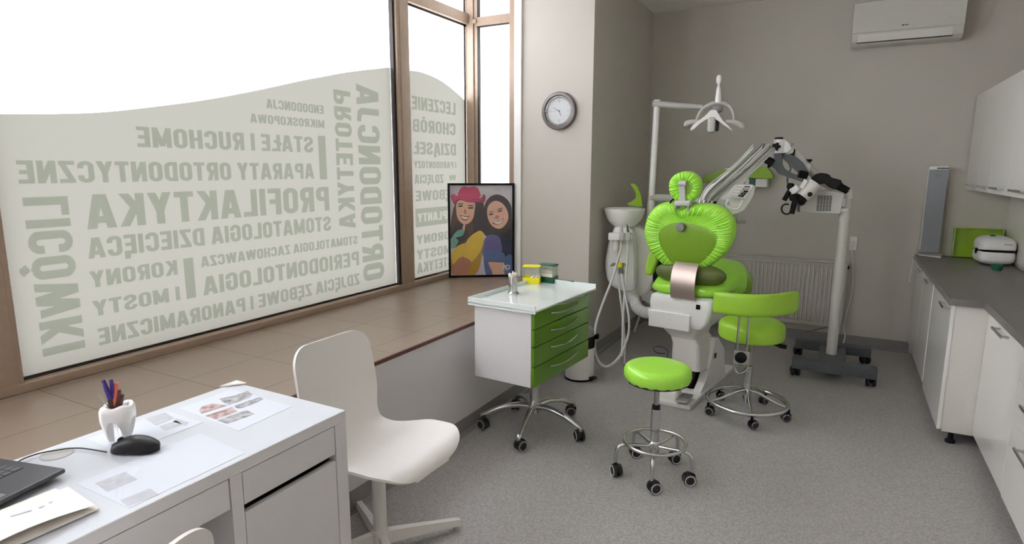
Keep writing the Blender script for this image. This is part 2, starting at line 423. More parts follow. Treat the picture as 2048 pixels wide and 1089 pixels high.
# ---- film with a wavy top edge, and mirrored lettering on it
def wave_film(parent, top_px, y0, y1, label):
    P = sorted([(p.y, p.z) for p in (WORLD.atx(x, y, XG + 0.003) for x, y in top_px)])
    n = 60; pts = []
    cr = catmull([V((0, a, b)) for a, b in P], 10)
    top = [V((XG + 0.003, min(max(p.y, y0), y1), p.z)) for p in cr]
    base = [V((XG + 0.003, p.y, ZS + 0.038)) for p in top]
    bm = newbm()
    a = [bm.verts.new(p) for p in top]; b = [bm.verts.new(p) for p in base]
    for i in range(len(a) - 1):
        if (a[i + 1].co - a[i].co).length > 1e-6: bm.faces.new((b[i], b[i + 1], a[i + 1], a[i]))
    o = mk('window_film', bm, 'film', parent, WORLD); o['label'] = label
wave_film(w1, [(-40, 228.5), (0, 228), (102.5, 228), (205, 224.5), (307.6, 213.6), (410, 200), (512.7, 181), (600, 162), (649, 152.7), (697.7, 144), (768.5, 135.8), (780, 135.3)], 1.058, 3.350, 'pale green film with a wavy top edge')
wave_film(w2, [(800, 140), (810, 140.4), (844, 145), (881, 161), (910, 183), (928.5, 200), (938, 210)], 3.485, 4.250, 'pale green film falling away in a curve')

# condensed sans capitals drawn as strokes: each glyph = width and polylines with butt ends
def rrect(l, b, r, t, c, start=0, end=8):
    """rounded rectangle centre line, counter-clockwise from the middle right: 8 eighths"""
    P = []
    m = (b + t) / 2; h = (l + r) / 2
    cor = lambda cx, cy, a0: [(cx + c * math.cos(math.radians(a0 + q * 15)), cy + c * math.sin(math.radians(a0 + q * 15))) for q in range(7)]
    segs = [[(r, m)], cor(r - c, t - c, 0), [(h, t)], cor(l + c, t - c, 90), [(l, m)], cor(l + c, b + c, 180), [(h, b)], cor(r - c, b + c, 270), [(r, m)]]
    return segs, (l, b, r, t)
def path(segs, i, j): return [p for s in segs[i:j + 1] for p in s]
def make_font(tk):
    h = tk / 2; T, B, L = 1 - h, h, h; w = 0.50; R = w - h; Mi = 0.52; cr = 0.15
    o, _ = rrect(L, B, R, T, cr)
    G = {}
    G['O'] = (w, [path(o, 0, 8)])
    G['C'] = (w, [[(R, T - 0.24)] + path(o, 1, 7) + [(R, B + 0.24)]])
    G['G'] = (w, [[(R, T - 0.24)] + path(o, 1, 7) + [(R, 0.50 - h * 0.2)], [(R + h, 0.5 - h * 0.2), (0.27, 0.5 - h * 0.2)]])
    G['D'] = (w, [[(L, 0), (L, 1)], [(L, T), (R - 0.17, T)] + rrect(L, B, R, T, 0.17)[0][1][::-1] + rrect(L, B, R, T, 0.17)[0][7][::-1] + [(L, B)]])
    up = rrect(L, Mi - h * 0.3, R - 0.01, T, 0.13)[0]; dn = rrect(L, B, R, Mi - h * 0.3, 0.14)[0]
    G['P'] = (w, [[(L, 0), (L, 1)], [(L, T)] + up[1][::-1] + up[7][::-1] + [(L, Mi - h * 0.3)]])
    G['R'] = (w, G['P'][1] + [[(0.26, Mi), (R - 0.01, -0.05)]])
    G['B'] = (w, G['P'][1] + [[(L, Mi - h * 0.3)] + dn[1][::-1] + dn[7][::-1] + [(L, B)]])
    G['S'] = (w, [[(R, T - 0.22)] + rrect(L, Mi, R, T, 0.14)[0][1] + rrect(L, Mi, R, T, 0.14)[0][3] + [(L, 0.74)] + [(L + 0.02, 0.64), (L + 0.08, 0.57), (R - 0.08, 0.45), (R - 0.02, 0.37), (R, 0.28)] + rrect(L, B, R, Mi, 0.14)[0][7][::-1] + rrect(L, B, R, Mi, 0.14)[0][5][::-1] + [(L, B + 0.22)]])
    G['U'] = (w, [[(L, 1)] + o[5] + o[7] + [(R, 1)]])
    G['J'] = (0.40, [[(0.02, B), (0.10, B), (0.40 - h - 0.06, B + 0.03), (0.40 - h, B + 0.14), (0.40 - h, 1)]])
    G['I'] = (tk, [[(h, 0), (h, 1)]])
    G['L'] = (0.42, [[(h, 0), (h, 1)], [(0, B), (0.42, B)]])
    G['E'] = (0.43, [[(h, 0), (h, 1)], [(0, B), (0.43, B)], [(0, 0.5), (0.39, 0.5)], [(0, T), (0.43, T)]])
    G['F'] = (0.42, [[(h, 0), (h, 1)], [(0, 0.5), (0.38, 0.5)], [(0, T), (0.42, T)]])
    G['T'] = (0.46, [[(0.23, 0), (0.23, 1)], [(0, T), (0.46, T)]])
    G['H'] = (w, [[(L, 0), (L, 1)], [(R, 0), (R, 1)], [(L, 0.5), (R, 0.5)]])
    G['N'] = (0.53, [[(h, 0), (h, 1)], [(0.53 - h, 0), (0.53 - h, 1)], [(h * 0.9, 1.06), (0.53 - h * 0.9, -0.06)]])
    G['M'] = (0.66, [[(h, 0), (h, 1)], [(0.66 - h, 0), (0.66 - h, 1)], [(h * 0.8, 1.08), (0.33, 0.08)], [(0.66 - h * 0.8, 1.08), (0.33, 0.08)]])
    G['A'] = (0.56, [[(h * 0.85, -0.06), (0.28 - h * 0.25, 1.06)], [(0.56 - h * 0.85, -0.06), (0.28 + h * 0.25, 1.06)], [(0.12, 0.26), (0.44, 0.26)]])
    G['K'] = (0.53, [[(h, 0), (h, 1)], [(h, 0.36), (0.53 - h * 0.9, 1.06)], [(0.20, 0.58), (0.53 - h * 0.7, -0.06)]])
    G['W'] = (0.80, [[(h * 0.9, 1.06), (0.22, -0.06)], [(0.22, -0.06), (0.40, 1.04)], [(0.40, 1.04), (0.58, -0.06)], [(0.58, -0.06), (0.80 - h * 0.9, 1.06)]])
    G['Y'] = (0.52, [[(h * 0.8, 1.06), (0.26, 0.42)], [(0.52 - h * 0.8, 1.06), (0.26, 0.42)], [(0.26, 0), (0.26, 0.5)]])
    G['Z'] = (0.46, [[(0, T), (0.46, T)], [(0, B), (0.46, B)], [(0.46 - h * 0.9, 1 - h * 0.6), (h * 0.9, h * 0.6)]])
    G['\u0141'] = (0.42, G['L'][1] + [[(-0.06, 0.42), (0.30, 0.64)]])
    og = [[(0.36, 0.05), (0.31, -0.08), (0.33, -0.15), (0.43, -0.16)]]
    G['\u0118'] = (0.43, G['E'][1] + og); G['\u0104'] = (0.56, G['A'][1] + [[(p + 0.11, q) for p, q in og[0]]])
    G['\u00d3'] = (w, G['O'][1] + [[(0.20, 1.07), (0.31, 1.24)]])
    for k in range(10): pass
    G['1'] = (0.26, [[(0.26 - h, 0), (0.26 - h, 1)], [(0.0, 0.80), (0.26 - h, 0.95)]])
    G['2'] = (0.46, [[(h, 0.74), (h + 0.02, T - 0.08), (0.16, T), (0.30, T), (0.46 - h, T - 0.08), (0.46 - h, 0.66), (h * 1.2, B)], [(0, B), (0.46, B)]])
    G['3'] = (0.46, [[(h, T - 0.1), (0.14, T), (0.32, T), (0.46 - h, 0.85), (0.46 - h, 0.64), (0.30, 0.52), (0.46 - h, 0.40), (0.46 - h, 0.16), (0.32, B), (0.14, B), (h, B + 0.1)]])
    q6 = rrect(h, B, 0.46 - h, 0.56, 0.12)[0]
    G['6'] = (0.46, [path(q6, 0, 8), [(h, 0.3), (h, 0.7), (0.12, 0.92), (0.30, T), (0.46 - h, 0.86)]])
    G['9'] = (0.46, [[(0.46 - p, 1 - q) for p, q in path(q6, 0, 8)], [(0.46 - h, 0.7), (0.46 - h, 0.3), (0.34, 0.08), (0.16, B), (h, 0.14)]])
    return G
def inside(strokes, hw, x, y):
    for P in strokes:
        n = len(P)
        for i in range(n - 1):
            ax, ay = P[i]; bx, by = P[i + 1]; dx, dy = bx - ax, by - ay; l2 = dx * dx + dy * dy
            if l2 < 1e-12: continue
            s = ((x - ax) * dx + (y - ay) * dy) / l2
            if 0 <= s <= 1 and abs((x - ax) * dy - (y - ay) * dx) <= hw * math.sqrt(l2): return True
            if i and (x - ax) ** 2 + (y - ay) ** 2 <= hw * hw: return True
    return False
_fc = {}
def glyph_runs(ch, tk, rows):
    """scan-line runs (x0, x1, y0, y1) that fill one glyph without overlaps"""
    key = (ch, tk, rows)
    if key in _fc: return _fc[key]
    w, st = make_font(tk)[ch]; out = []; hw = tk / 2; nx = 60; dx = 0.84 / nx
    lo, hi = (-0.22 if ch in '\u0118\u0104' else 0), (1.26 if ch == '\u00d3' else 1.0)
    n = round(rows * (hi - lo))
    for r in range(n):
        y = lo + (hi - lo) * (r + 0.5) / n; run = None
        for c in range(nx + 2):
            x = -0.06 + c * dx; q = inside(st, hw, x, y)
            if q != (run is not None):
                a, b = x - dx, x                      # refine the crossing
                for _ in range(6):
                    m_ = (a + b) / 2
                    if inside(st, hw, m_, y) == q: b = m_
                    else: a = m_
                if q: run = b
                else: out.append((run, a, lo + (hi - lo) * r / n, lo + (hi - lo) * (r + 1) / n)); run = None
    _fc[key] = (w, out); return _fc[key]
def put_text(bm, txt, fn, thin=False, rows=44):
    """fn(u, v) -> point; u along the reading direction, v from baseline 0 to cap height 1"""
    tk = 0.10 if thin else 0.185; x = 0.0; R = []
    for ch in txt:
        if ch == ' ': x += 0.22; continue
        w, runs = glyph_runs(ch, tk, 24 if thin else rows)
        R += [(x + a, x + b, c, d) for a, b, c, d in runs]; x += w + 0.075
    x -= 0.075
    # merge equal runs on top of each other into one tall quad
    R.sort(key=lambda q: (round(q[0], 3), round(q[1], 3), q[2])); Q = []
    for q in R:
        if Q and abs(Q[-1][0] - q[0]) < 2e-3 and abs(Q[-1][1] - q[1]) < 2e-3 and abs(Q[-1][3] - q[2]) < 1e-6: Q[-1] = (Q[-1][0], Q[-1][1], Q[-1][2], q[3])
        else: Q.append(q)
    for a, b, c, d in Q:
        bm.faces.new([bm.verts.new(fn(p / x, q)) for p, q in ((a, c), (b, c), (b, d), (a, d))])
XT = XG + 0.005
def rect(px):
    q = [WORLD.atx(x, y, XT) for x, y in px]      # left-top, left-bottom, right-top, right-bottom
    return ((q[0].y + q[1].y) / 2, (q[2].y + q[3].y) / 2, (q[0].z + q[2].z) / 2, (q[1].z + q[3].z) / 2)
def mir(bm, txt, px):
    a, b, t, z = rect(px); put_text(bm, txt, lambda u, v: V((XT, b + (a - b) * u, z + (t - z) * v)))
def rectv(px):                                      # top-left, top-right, bottom-left, bottom-right
    q = [WORLD.atx(x, y, XT) for x, y in px]
    return ((q[0].y + q[2].y) / 2, (q[1].y + q[3].y) / 2, (q[0].z + q[1].z) / 2, (q[2].z + q[3].z) / 2)
def mir_down(bm, txt, px):
    a, b, t, z = rectv(px); put_text(bm, txt, lambda u, v: V((XT, b + (a - b) * v, t + (z - t) * u)))
def mir_up(bm, txt, px):
    a, b, t, z = rectv(px); put_text(bm, txt, lambda u, v: V((XT, a + (b - a) * v, z + (t - z) * u)))
def bar(bm, px):
    a, b, t, z = rectv(px); bm.faces.new([bm.verts.new(p) for p in (V((XT, a, z)), V((XT, b, z)), V((XT, b, t)), V((XT, a, t)))])
bm = newbm()
mir(bm, 'ENDODONCJA', [(532.5, 198), (532.5, 217), (647, 211), (647, 228)])
mir(bm, 'MIKROSKOPOWA', [(500.7, 229), (500.7, 246), (648.7, 239), (648.7, 256)])
mir(bm, 'STA\u0141E I RUCHOME', [(272, 254.6), (275, 294.6), (626, 273), (626, 305)])
mir(bm, 'APARATY ORTODONTYCZNE', [(33, 323), (37, 369), (625, 326), (630.6, 357)])
mir(bm, 'PROFILAKTYKA', [(172, 390), (171, 459), (657, 373.7), (659, 421.5)])
mir(bm, 'STOMATOLOGIA DZIECI\u0118CA', [(175, 476), (175, 516.5), (661, 433.5), (662.4, 462.5)])
mir(bm, 'STOMATOLOGIA ZACHOWAWCZA', [(401.6, 514), (401.6, 535), (715, 471.6), (715, 488.5)])
mir(bm, 'KORONY', [(178, 543), (181, 575), (353.8, 521), (355.5, 551)])
mir(bm, 'PERIODONTOLOGIA', [(406, 553), (406, 591.7), (718, 504), (718, 531)])
mir(bm, 'I MOSTY', [(184.6, 601), (186.3, 633.4), (359, 574.7), (360.6, 601)])
mir(bm, 'ZDJ\u0118CIA Z\u0118BOWE I PANORAMICZNE', [(195, 656.7), (198, 688.8), (719, 547.7), (719, 571)])
mir_down(bm, 'LIC\u00d3WKI', [(41, 396), (131.6, 392.5), (89.5, 715.5), (174, 693)])
mir_down(bm, 'PROTETYKA', [(665.3, 180), (699, 182), (680, 459), (712.7, 456)])
mir_up(bm, 'ORTODONCJA', [(709.7, 165), (754, 176), (728.7, 562.5), (771, 556)])
bar(bm, [(634.7, 272), (650.5, 272), (641, 359), (654.5, 359)])
bar(bm, [(365.7, 518), (385.6, 515.5), (374, 598.6), (393, 595)])
mk('lettering', bm, 'lettering', w1, WORLD)['label'] = 'mirrored grey green dental words'
bm = newbm()
mir(bm, 'LECZENIE', [(823.6, 192.5), (823.6, 219), (911, 205), (911, 230)])
mir(bm, 'CHOR\u00d3B', [(825, 238.4), (825, 264.3), (911, 246.4), (911, 270.5)])
mir(bm, 'DZI\u0104SE\u0141', [(827, 284), (827, 309), (912, 287.7), (912, 311)])
mir(bm, 'I PARODONTOZY', [(828, 322.6), (828, 336.4), (912.5, 324), (912.5, 337)])
mir(bm, 'ZDJ\u0118CIA', [(829, 350), (829, 368), (887, 349), (887, 366)])
mir(bm, 'W', [(897.6, 350), (897.6, 361.6), (912.5, 350), (912.5, 361)])
mir(bm, 'Z\u0118BOWE', [(831, 382.4), (832, 402.3), (912, 378), (912, 398)])
mir(bm, 'KORONY', [(832.6, 470.7), (833.5, 487.8), (912, 461), (912, 478)])
mir(bm, 'I MOSTY', [(833.5, 500), (834, 519), (912, 488), (912, 506)])
mir(bm, 'ESTETYKA', [(834, 526), (835, 546), (912, 512), (912, 531)])
# IMPLANTY: letters left open in a solid block
a, b, t, z = rect([(830, 418), (832, 455), (912, 411), (912, 445)])
fnb = lambda u, v: V((XT, b + (a - b) * u, z + (t - z) * v))
runs = []; x = 0.0
for ch in 'IMPLANTY':
    w_, rr = glyph_runs(ch, 0.185, 44); runs += [(x + p, x + q, y0) for p, q, y0, y1 in rr]; x += w_ + 0.075
x -= 0.075; x0, xs = 0.05, 0.90 / x; n = 44
quad = lambda u0, v0, u1, v1: bm.faces.new([bm.verts.new(fnb(*q)) for q in ((u0, v0), (u1, v0), (u1, v1), (u0, v1))])
quad(0, 0, 1, 0.26); quad(0, 0.74, 1, 1)
for r in range(n):
    row = sorted((p, q) for p, q, y0 in runs if abs(y0 - r / n) < 1e-6); u = 0.0
    for p, q in row + [(None, None)]:
        e = 1.0 if p is None else x0 + p * xs
        if e - u > 1e-4: quad(u, 0.26 + 0.48 * r / n, e, 0.26 + 0.48 * (r + 1) / n)
        if p is not None: u = x0 + q * xs
mk('lettering', bm, 'lettering', w2, WORLD)['label'] = 'mirrored grey green dental words'

# ================================================================ desk and what is on it
DX0, DX1, DY0, DY1, DZ = -1.765, -1.268, 0.13, 1.285, 0.75
FD = Fr(((DX0 + DX1) / 2, (DY0 + DY1) / 2, 0))
desk = thing('desk', 'white laminate desk with drawers standing against the tiled window ledge', 'desk', FD)
def D(name, boxes, m='laminate', bev=0.0015, parent=None, label=None):
    bm = newbm()
    for lo, hi in boxes: box(bm, lo, hi, bev)
    o = mk(name, bm, m, parent or desk, WORLD)
    if label: o['label'] = label
    return o
D('desktop', [((DX0, DY0, 0.718), (DX1, DY1, DZ))], 'laminate')
D('lit_top_layer', [((DX0 + 0.002, DY0 + 0.002, DZ - 0.001), (DX1 - 0.002, DY1 - 0.002, DZ + 0.0005))], 'desktop', 0)  # thin brighter layer imitating daylight falling on the desk top
D('side_panel', [((DX0, 1.240, 0), (DX1, DY1, 0.718))])
D('side_panel', [((DX0, DY0, 0), (DX1, DY0 + 0.04, 0.718))])
D('divider', [((DX0, 0.886, 0), (DX1, 0.920, 0.718))])
D('back_panel', [((DX0, DY0 + 0.04, 0.35), (DX0 + 0.012, 0.886, 0.718)), ((DX0, 0.92, 0.02), (DX0 + 0.012, 1.24, 0.718))])
D('drawer', [((DX0 + 0.03, 0.9225, 0.628), (DX1 - 0.002, 1.2375, 0.7155))])
D('drawer', [((DX0 + 0.03, DY0 + 0.043, 0.636), (DX1 - 0.002, 0.8835, 0.7155))])
D('door', [((DX1 - 0.018, 0.9225, 0.03), (DX1 - 0.002, 1.2375, 0.607))])
D('plinth', [((DX0 + 0.02, 0.92, 0.0), (DX1 - 0.03, 1.24, 0.03))])
D('recess_shade', [((DX0 + 0.03, 0.921, 0.602), (DX1 - 0.03, 1.239, 0.63))], 'black', 0, label='black strip for the shade in the gap above the door')  # black block stands in for shade in the finger gap
bm = newbm(); lathe(bm, [(0, 0), (0.036, 0), (0.036, 0.002), (0.033, 0.003), (0, 0.003)], 40, Matrix.Translation((-1.705, 0.717, DZ)))
mk('cable_grommet', bm, 'grey', desk, WORLD)['label'] = 'grey round cable grommet'

bm = newbm(); box(bm, (-1.755, 0.30, DZ + 0.0026), (DX1 + 0.003, 1.28, DZ + 0.0034))
dm = tag(mk('desk_mat', bm, 'mat'), 'clear plastic mat covering the desktop over the printed sheets', 'desk mat')
bm = newbm()
prism(bm, [(-1.765, 1.225, DZ + 0.0036), (-1.765, 1.288, DZ + 0.0036), (-1.715, 1.288, DZ + 0.0036)], (0, 0, 0.004))
tag(mk('corner_protector', bm, 'offwhite'), 'small white plastic cap on the far back corner of the desk', 'corner cap')

def sheet(corners, label, marks=(), m='paper', z=DZ + 0.0008, pats=()):
    fr = Fr((sum(c[0] for c in corners) / 4, sum(c[1] for c in corners) / 4, z))
    t = thing('paper_sheet', label, 'paper', fr, 'printed sheets under the desk mat')
    bm = newbm(); prism(bm, [V((c[0], c[1], z)) for c in corners], (0, 0, 0.0006)); mk('page', bm, m, t, WORLD)
    for nm, mm, polys in marks:
        for p in polys:
            bm = newbm(); prism(bm, [V((c[0], c[1], z + 0.0006)) for c in p], (0, 0, 0.0003)); mk(nm, bm, mm, t, WORLD)
    return t
def blotch(name, cols, scale):
    m = bpy.data.materials.new(name); m.use_nodes = True; nt = m.node_tree; bs = nt.nodes['Principled BSDF']
    tc = nt.nodes.new('ShaderNodeTexCoord'); n = nt.nodes.new('ShaderNodeTexNoise'); n.inputs['Scale'].default_value = scale; n.inputs['Detail'].default_value = 3
    nt.links.new(tc.outputs['Object'], n.inputs['Vector']); r = nt.nodes.new('ShaderNodeValToRGB')
    e = r.color_ramp.elements; e[0].position = 0.35; e[1].position = 0.65; e[0].color = cols[0]; e[1].color = cols[-1]
    for i, c in enumerate(cols[1:-1]):
        k = e.new(0.35 + 0.3 * (i + 1) / (len(cols) - 1)); k.color = c
    nt.links.new(n.outputs['Fac'], r.inputs['Fac']); nt.links.new(r.outputs['Color'], bs.inputs['Base Color']); bs.inputs['Roughness'].default_value = 0.5
    return m
M['teeth'] = blotch('printed tooth photo', [srgb(120, 116, 122), srgb(178, 176, 180), srgb(206, 204, 205)], 38)
M['teethpink'] = blotch('printed pink tooth photo', [srgb(150, 118, 116), srgb(206, 168, 166), srgb(214, 206, 204)], 38)
z = DZ + 0.001
def pq(*pp): return [tuple(WORLD.atz(x, y, z).xy) for x, y in pp]
photos = [('photo', 'teeth', [pq((438, 799), (470, 792), (495, 783), (506, 790), (498, 797), (459, 811), (450, 808))]),
          ('photo', 'teeth', [pq((467, 813), (520, 795), (527, 799), (512, 807), (485, 817), (474, 818))]),
          ('photo', 'teethpink', [pq((398, 822), (404, 814), (424, 808), (455, 812), (403, 829))]),
          ('photo', 'teethpink', [pq((410, 833), (464, 815), (476, 824), (433, 840))]),
          ('photo', 'teeth', [pq((434, 842), (492, 821), (510, 829), (455, 849))])]
sheet([(-1.72, 1.235), (-1.715, 1.05), (-1.42, 1.03), (-1.43, 1.225)], 'printed sheet with five small tooth photos at the far end of the desk', photos)
sheet([(-1.735, 1.02), (-1.735, 0.80), (-1.56, 0.80), (-1.56, 1.02)], 'faint printed diagram sheet behind the tooth cup',
      [('print', 'print', [pq((290, 838), (330, 826), (350, 838), (312, 852)), pq((318, 854), (352, 842), (366, 850), (330, 862)), pq((352, 838), (378, 846), (372, 852), (346, 845))])])
sheet([(-1.50, 0.97), (-1.50, 0.66), (-1.29, 0.66), (-1.29, 0.95)], 'faint printed sheet near the front edge of the desk between laptop and drawer',
      [('print', 'print', [pq((190, 968), (250, 945), (275, 960), (215, 985)), pq((240, 1002), (300, 978), (318, 990), (255, 1014))])])

# curled paper pad near the front left corner
fr = Fr((-1.41, 0.52, DZ + 0.004)); t = thing('notepad', 'cream paper pad with a curled front corner in front of the laptop', 'notepad', fr)
bm = newbm(); prism(bm, [(-1.505, 0.40, DZ + 0.004), (-1.34, 0.40, DZ + 0.004), (-1.335, 0.625, DZ + 0.004), (-1.49, 0.64, DZ + 0.004)], (0, 0, 0.003))
mk('pad', bm, 'cream', t, WORLD)
bm = newbm(); nu, nv = 22, 14; rings = []
for i in range(nu + 1):
    f = i / nu; y = 0.395 + 0.225 * f; up, dn = [], []
    for j in range(nv + 1):
        q = j / nv; curl = 0.30 + 0.70 * math.sin(PI * f ** 0.8) if f < 1 else 0.30
        x = -1.505 + 0.01 * (y - 0.5) + 0.165 * q; zz = DZ + 0.0085 + 0.020 * curl * max(0.0, (q - 0.62) / 0.38) ** 2.2
        up.append(V((x, y, zz + 0.0006))); dn.append(V((x, y, zz)))
    rings.append(up + dn[::-1])
loft(bm, rings)
mk('top_sheet', bm, 'cream', t, WORLD)['label'] = 'curled cream top sheet'
bm = newbm()
for px in ([(20, 1033), (62, 1021), (64, 1023), (22, 1035)], [(76, 1016), (88, 1011), (90, 1013), (78, 1018)], [(97, 1006), (104, 1003), (106, 1005), (99, 1008)]):
    prism(bm, [tuple(WORLD.atz(x, y, DZ + 0.009).xy) + (DZ + 0.0098,) for x, y in px], (0, 0, 0.0006))
mk('print', bm, 'print', t, WORLD)

# laptop
LF = Fr((-1.553, 0.667, DZ + 0.004), math.radians(14)); t = thing('laptop', 'dark grey laptop with its keyboard corner showing at the left edge', 'laptop', LF)
def lap(bm):
    box(bm, (-0.235, -0.36, 0.008), (0, 0, 0.020), 0.004)
part('base', t, 'laptop', lap)
for x in (-0.21, -0.03):
    for y in (-0.33, -0.03): part('foot', t, 'rubber', lambda bm: cyl(bm, V((x, y, 0)), V((x, y, 0.009)), 0.008, seg=12))
part('key_bed', t, 'keybed', lambda bm: box(bm, (-0.215, -0.335, 0.0198), (-0.095, -0.025, 0.0204)))
def keys(bm):
    for r in range(6):
        n = 15; x1 = -0.097 - r * 0.0196
        for k in range(n):
            y1 = -0.027 - k * 0.0206
            box(bm, (x1 - 0.0172, y1 - 0.0182, 0.0204), (x1, y1, 0.0218), 0.0012, 1)
part('key', t, 'key', keys)
part('touchpad', t, 'midgrey', lambda bm: box(bm, (-0.085, -0.235, 0.0198), (-0.012, -0.125, 0.0203)))
part('screen', t, 'laptop', lambda bm: box(bm, (-0.006, -0.36, 0), (0, 0, 0.23), 0.002, Mx=Matrix.Translation((-0.232, 0, 0.018)) @ Matrix.Rotation(math.radians(-14), 4, 'Y')))

# mouse
MF = Fr((-1.545, 0.823, DZ + 0.0036), math.radians(120)); t = thing('computer_mouse', 'black wired computer mouse beside the tooth cup', 'mouse', MF)
def mouse(bm):
    rings = []
    for i in range(15):
        s = i / 14; y = -0.06 + 0.12 * s
        w = 0.031 * (1 - abs(2 * s - 1) ** 3.2) ** 0.45 * (1 - 0.12 * math.sin(PI * s)) + 0.001
        h = 0.006 + 0.032 * math.sin(PI * (0.10 + 0.78 * (1 - s))) ** 1.1
        ring = []
        for j in range(20):
            a = 2 * PI * j / 20; ca, sa = math.cos(a), math.sin(a)
            ring.append(V((w * math.copysign(abs(ca) ** 0.8, ca), y, 0.001 + max(0, (sa + 0.35) / 1.35) ** 0.9 * h if sa > -0.35 else 0.001)))
        rings.append(ring)
    loft(bm, rings)
part('shell', t, 'mouse', mouse, sharp=55)
part('scroll_wheel', t, 'rubber', lambda bm: cyl(bm, V((-0.003, 0.034, 0.027)), V((0.003, 0.034, 0.027)), 0.009, seg=18))
bm = newbm(); zc = DZ + 0.006
cp = [WORLD.atz(x, y, DZ + 0.008) for x, y in ((213, 905), (190, 901), (165, 897.5), (140, 897.5), (115, 901), (85, 906), (58, 914), (40, 922), (20, 936))]
tube(bm, cp, 0.0018, 8); mk('cable', bm, 'rubber', t, WORLD)['label'] = 'thin dark mouse cable'

# tooth-shaped pen cup
TF = Fr((-1.648, 0.842, DZ + 0.0036), math.radians(38)); t = thing('pen_cup', 'white molar shaped ceramic pen cup behind the mouse', 'pen cup', TF)
def tooth(bm):
    n = 64; rings = []
    for s in range(19):
        q = s / 18; ring = []
        for i in range(n):
            a = 2 * PI * i / n; root = abs(math.cos(2 * (a - PI / 4))) ** 0.8 if math.cos(2 * (a - PI / 4)) > -2 else 0
            k = abs(math.sin(2 * a)) ** 3.0                     # 1 on the four root diagonals
            zb = 0.062 * (1 - k) ** 0.6
            zt = 0.094 + 0.005 * math.sin(2 * a) ** 2
            z = zb + (zt - zb) * q
            e = 3.4; r0 = 0.038 / (abs(math.cos(a)) ** e + abs(math.sin(a)) ** e) ** (1 / e)
            taper = 0.60 + 0.40 * min(1, z / 0.062) ** 0.75
            if z > 0.082: taper *= 1 - 0.16 * ((z - 0.082) / 0.017) ** 2
            ring.append(V((r0 * taper * math.cos(a), r0 * taper * math.sin(a), z)))
        rings.append(ring)
    # rolled rim and inside
    for sc, dz in ((0.80, 0.002), (0.66, -0.004), (0.60, -0.03)):
        rings.append([V((p.x * sc, p.y * sc, p.z + dz)) for p in rings[18]])
    R = loft(bm, rings, cap=False)
    bm.faces.new(R[-1])
    # inner wall of the legs so the roots have thickness
    low = [V((p.x * 0.55, p.y * 0.55, max(p.z, 0.0))) for p in rings[0]]
    mid = [V((p.x * 0.45, p.y * 0.45, 0.064)) for p in rings[0]]
    L0 = [bm.verts.new(p) for p in low]; L1 = [bm.verts.new(p) for p in mid]
    for j in range(n):
        k = (j + 1) % n
        bm.faces.new((R[0][k], R[0][j], L0[j], L0[k])); bm.faces.new((L0[k], L0[j], L1[j], L1[k]))
    bm.faces.new(L1)
part('cup', t, 'ceramic', tooth, sharp=70)
CF = facing(-1.648, 0.842)
def pen(name, m, top, bot, r, label, cat='pen', cap=None, flat=1.0):
    a = CF.at(*bot); b = CF.at(*top)
    fr = CF.sub(tuple(a)); o = thing(name, label, cat, fr, 'pens in the tooth cup')
    d = b - a
    bm = newbm(); r *= 1.45; tube(bm, [V(), d * 0.5, d], [r * 0.8, r, r, r * 0.7], 12, 6, flat=flat); mk('barrel', bm, m, o)
    if cap:
        bm = newbm(); tube(bm, [d * 0.55, d * 0.8, d * 1.0], [r * 1.2, r * 1.45, r * 1.3, r * 0.6], 12, 5, flat=0.6); mk('cap', bm, cap, o)
pen('pen', 'purple', (206, 761), (229, 822), 0.0042, 'purple pen leaning left in the tooth cup', cap='purple')
pen('pen', 'purple', (222, 760), (232, 822), 0.0038, 'purple pen standing upright between the other pens', cap='purple')
pen('pen', 'orange', (233, 766), (226, 824), 0.0042, 'salmon pink pen at the front of the tooth cup')
pen('marker', 'maroon', (238, 780), (234, 824), 0.0046, 'dark red marker behind the salmon pen', 'marker')
pen('marker', 'brown', (243, 789), (233, 824), 0.0062, 'dark brown marker leaning right in the tooth cup', 'marker', cap='brown')
pen('marker', 'brown', (219, 795), (228, 824), 0.005, 'short dark brown marker on the left of the tooth cup', 'marker')
pen('tweezers', 'steel', (196, 791), (224, 822), 0.0022, 'steel tweezers leaning out of the left of the tooth cup', 'tweezers', flat=0.5)
pen('probe', 'steel', (210, 786), (224, 822), 0.0022, 'steel probe standing next to the tweezers', 'probe')

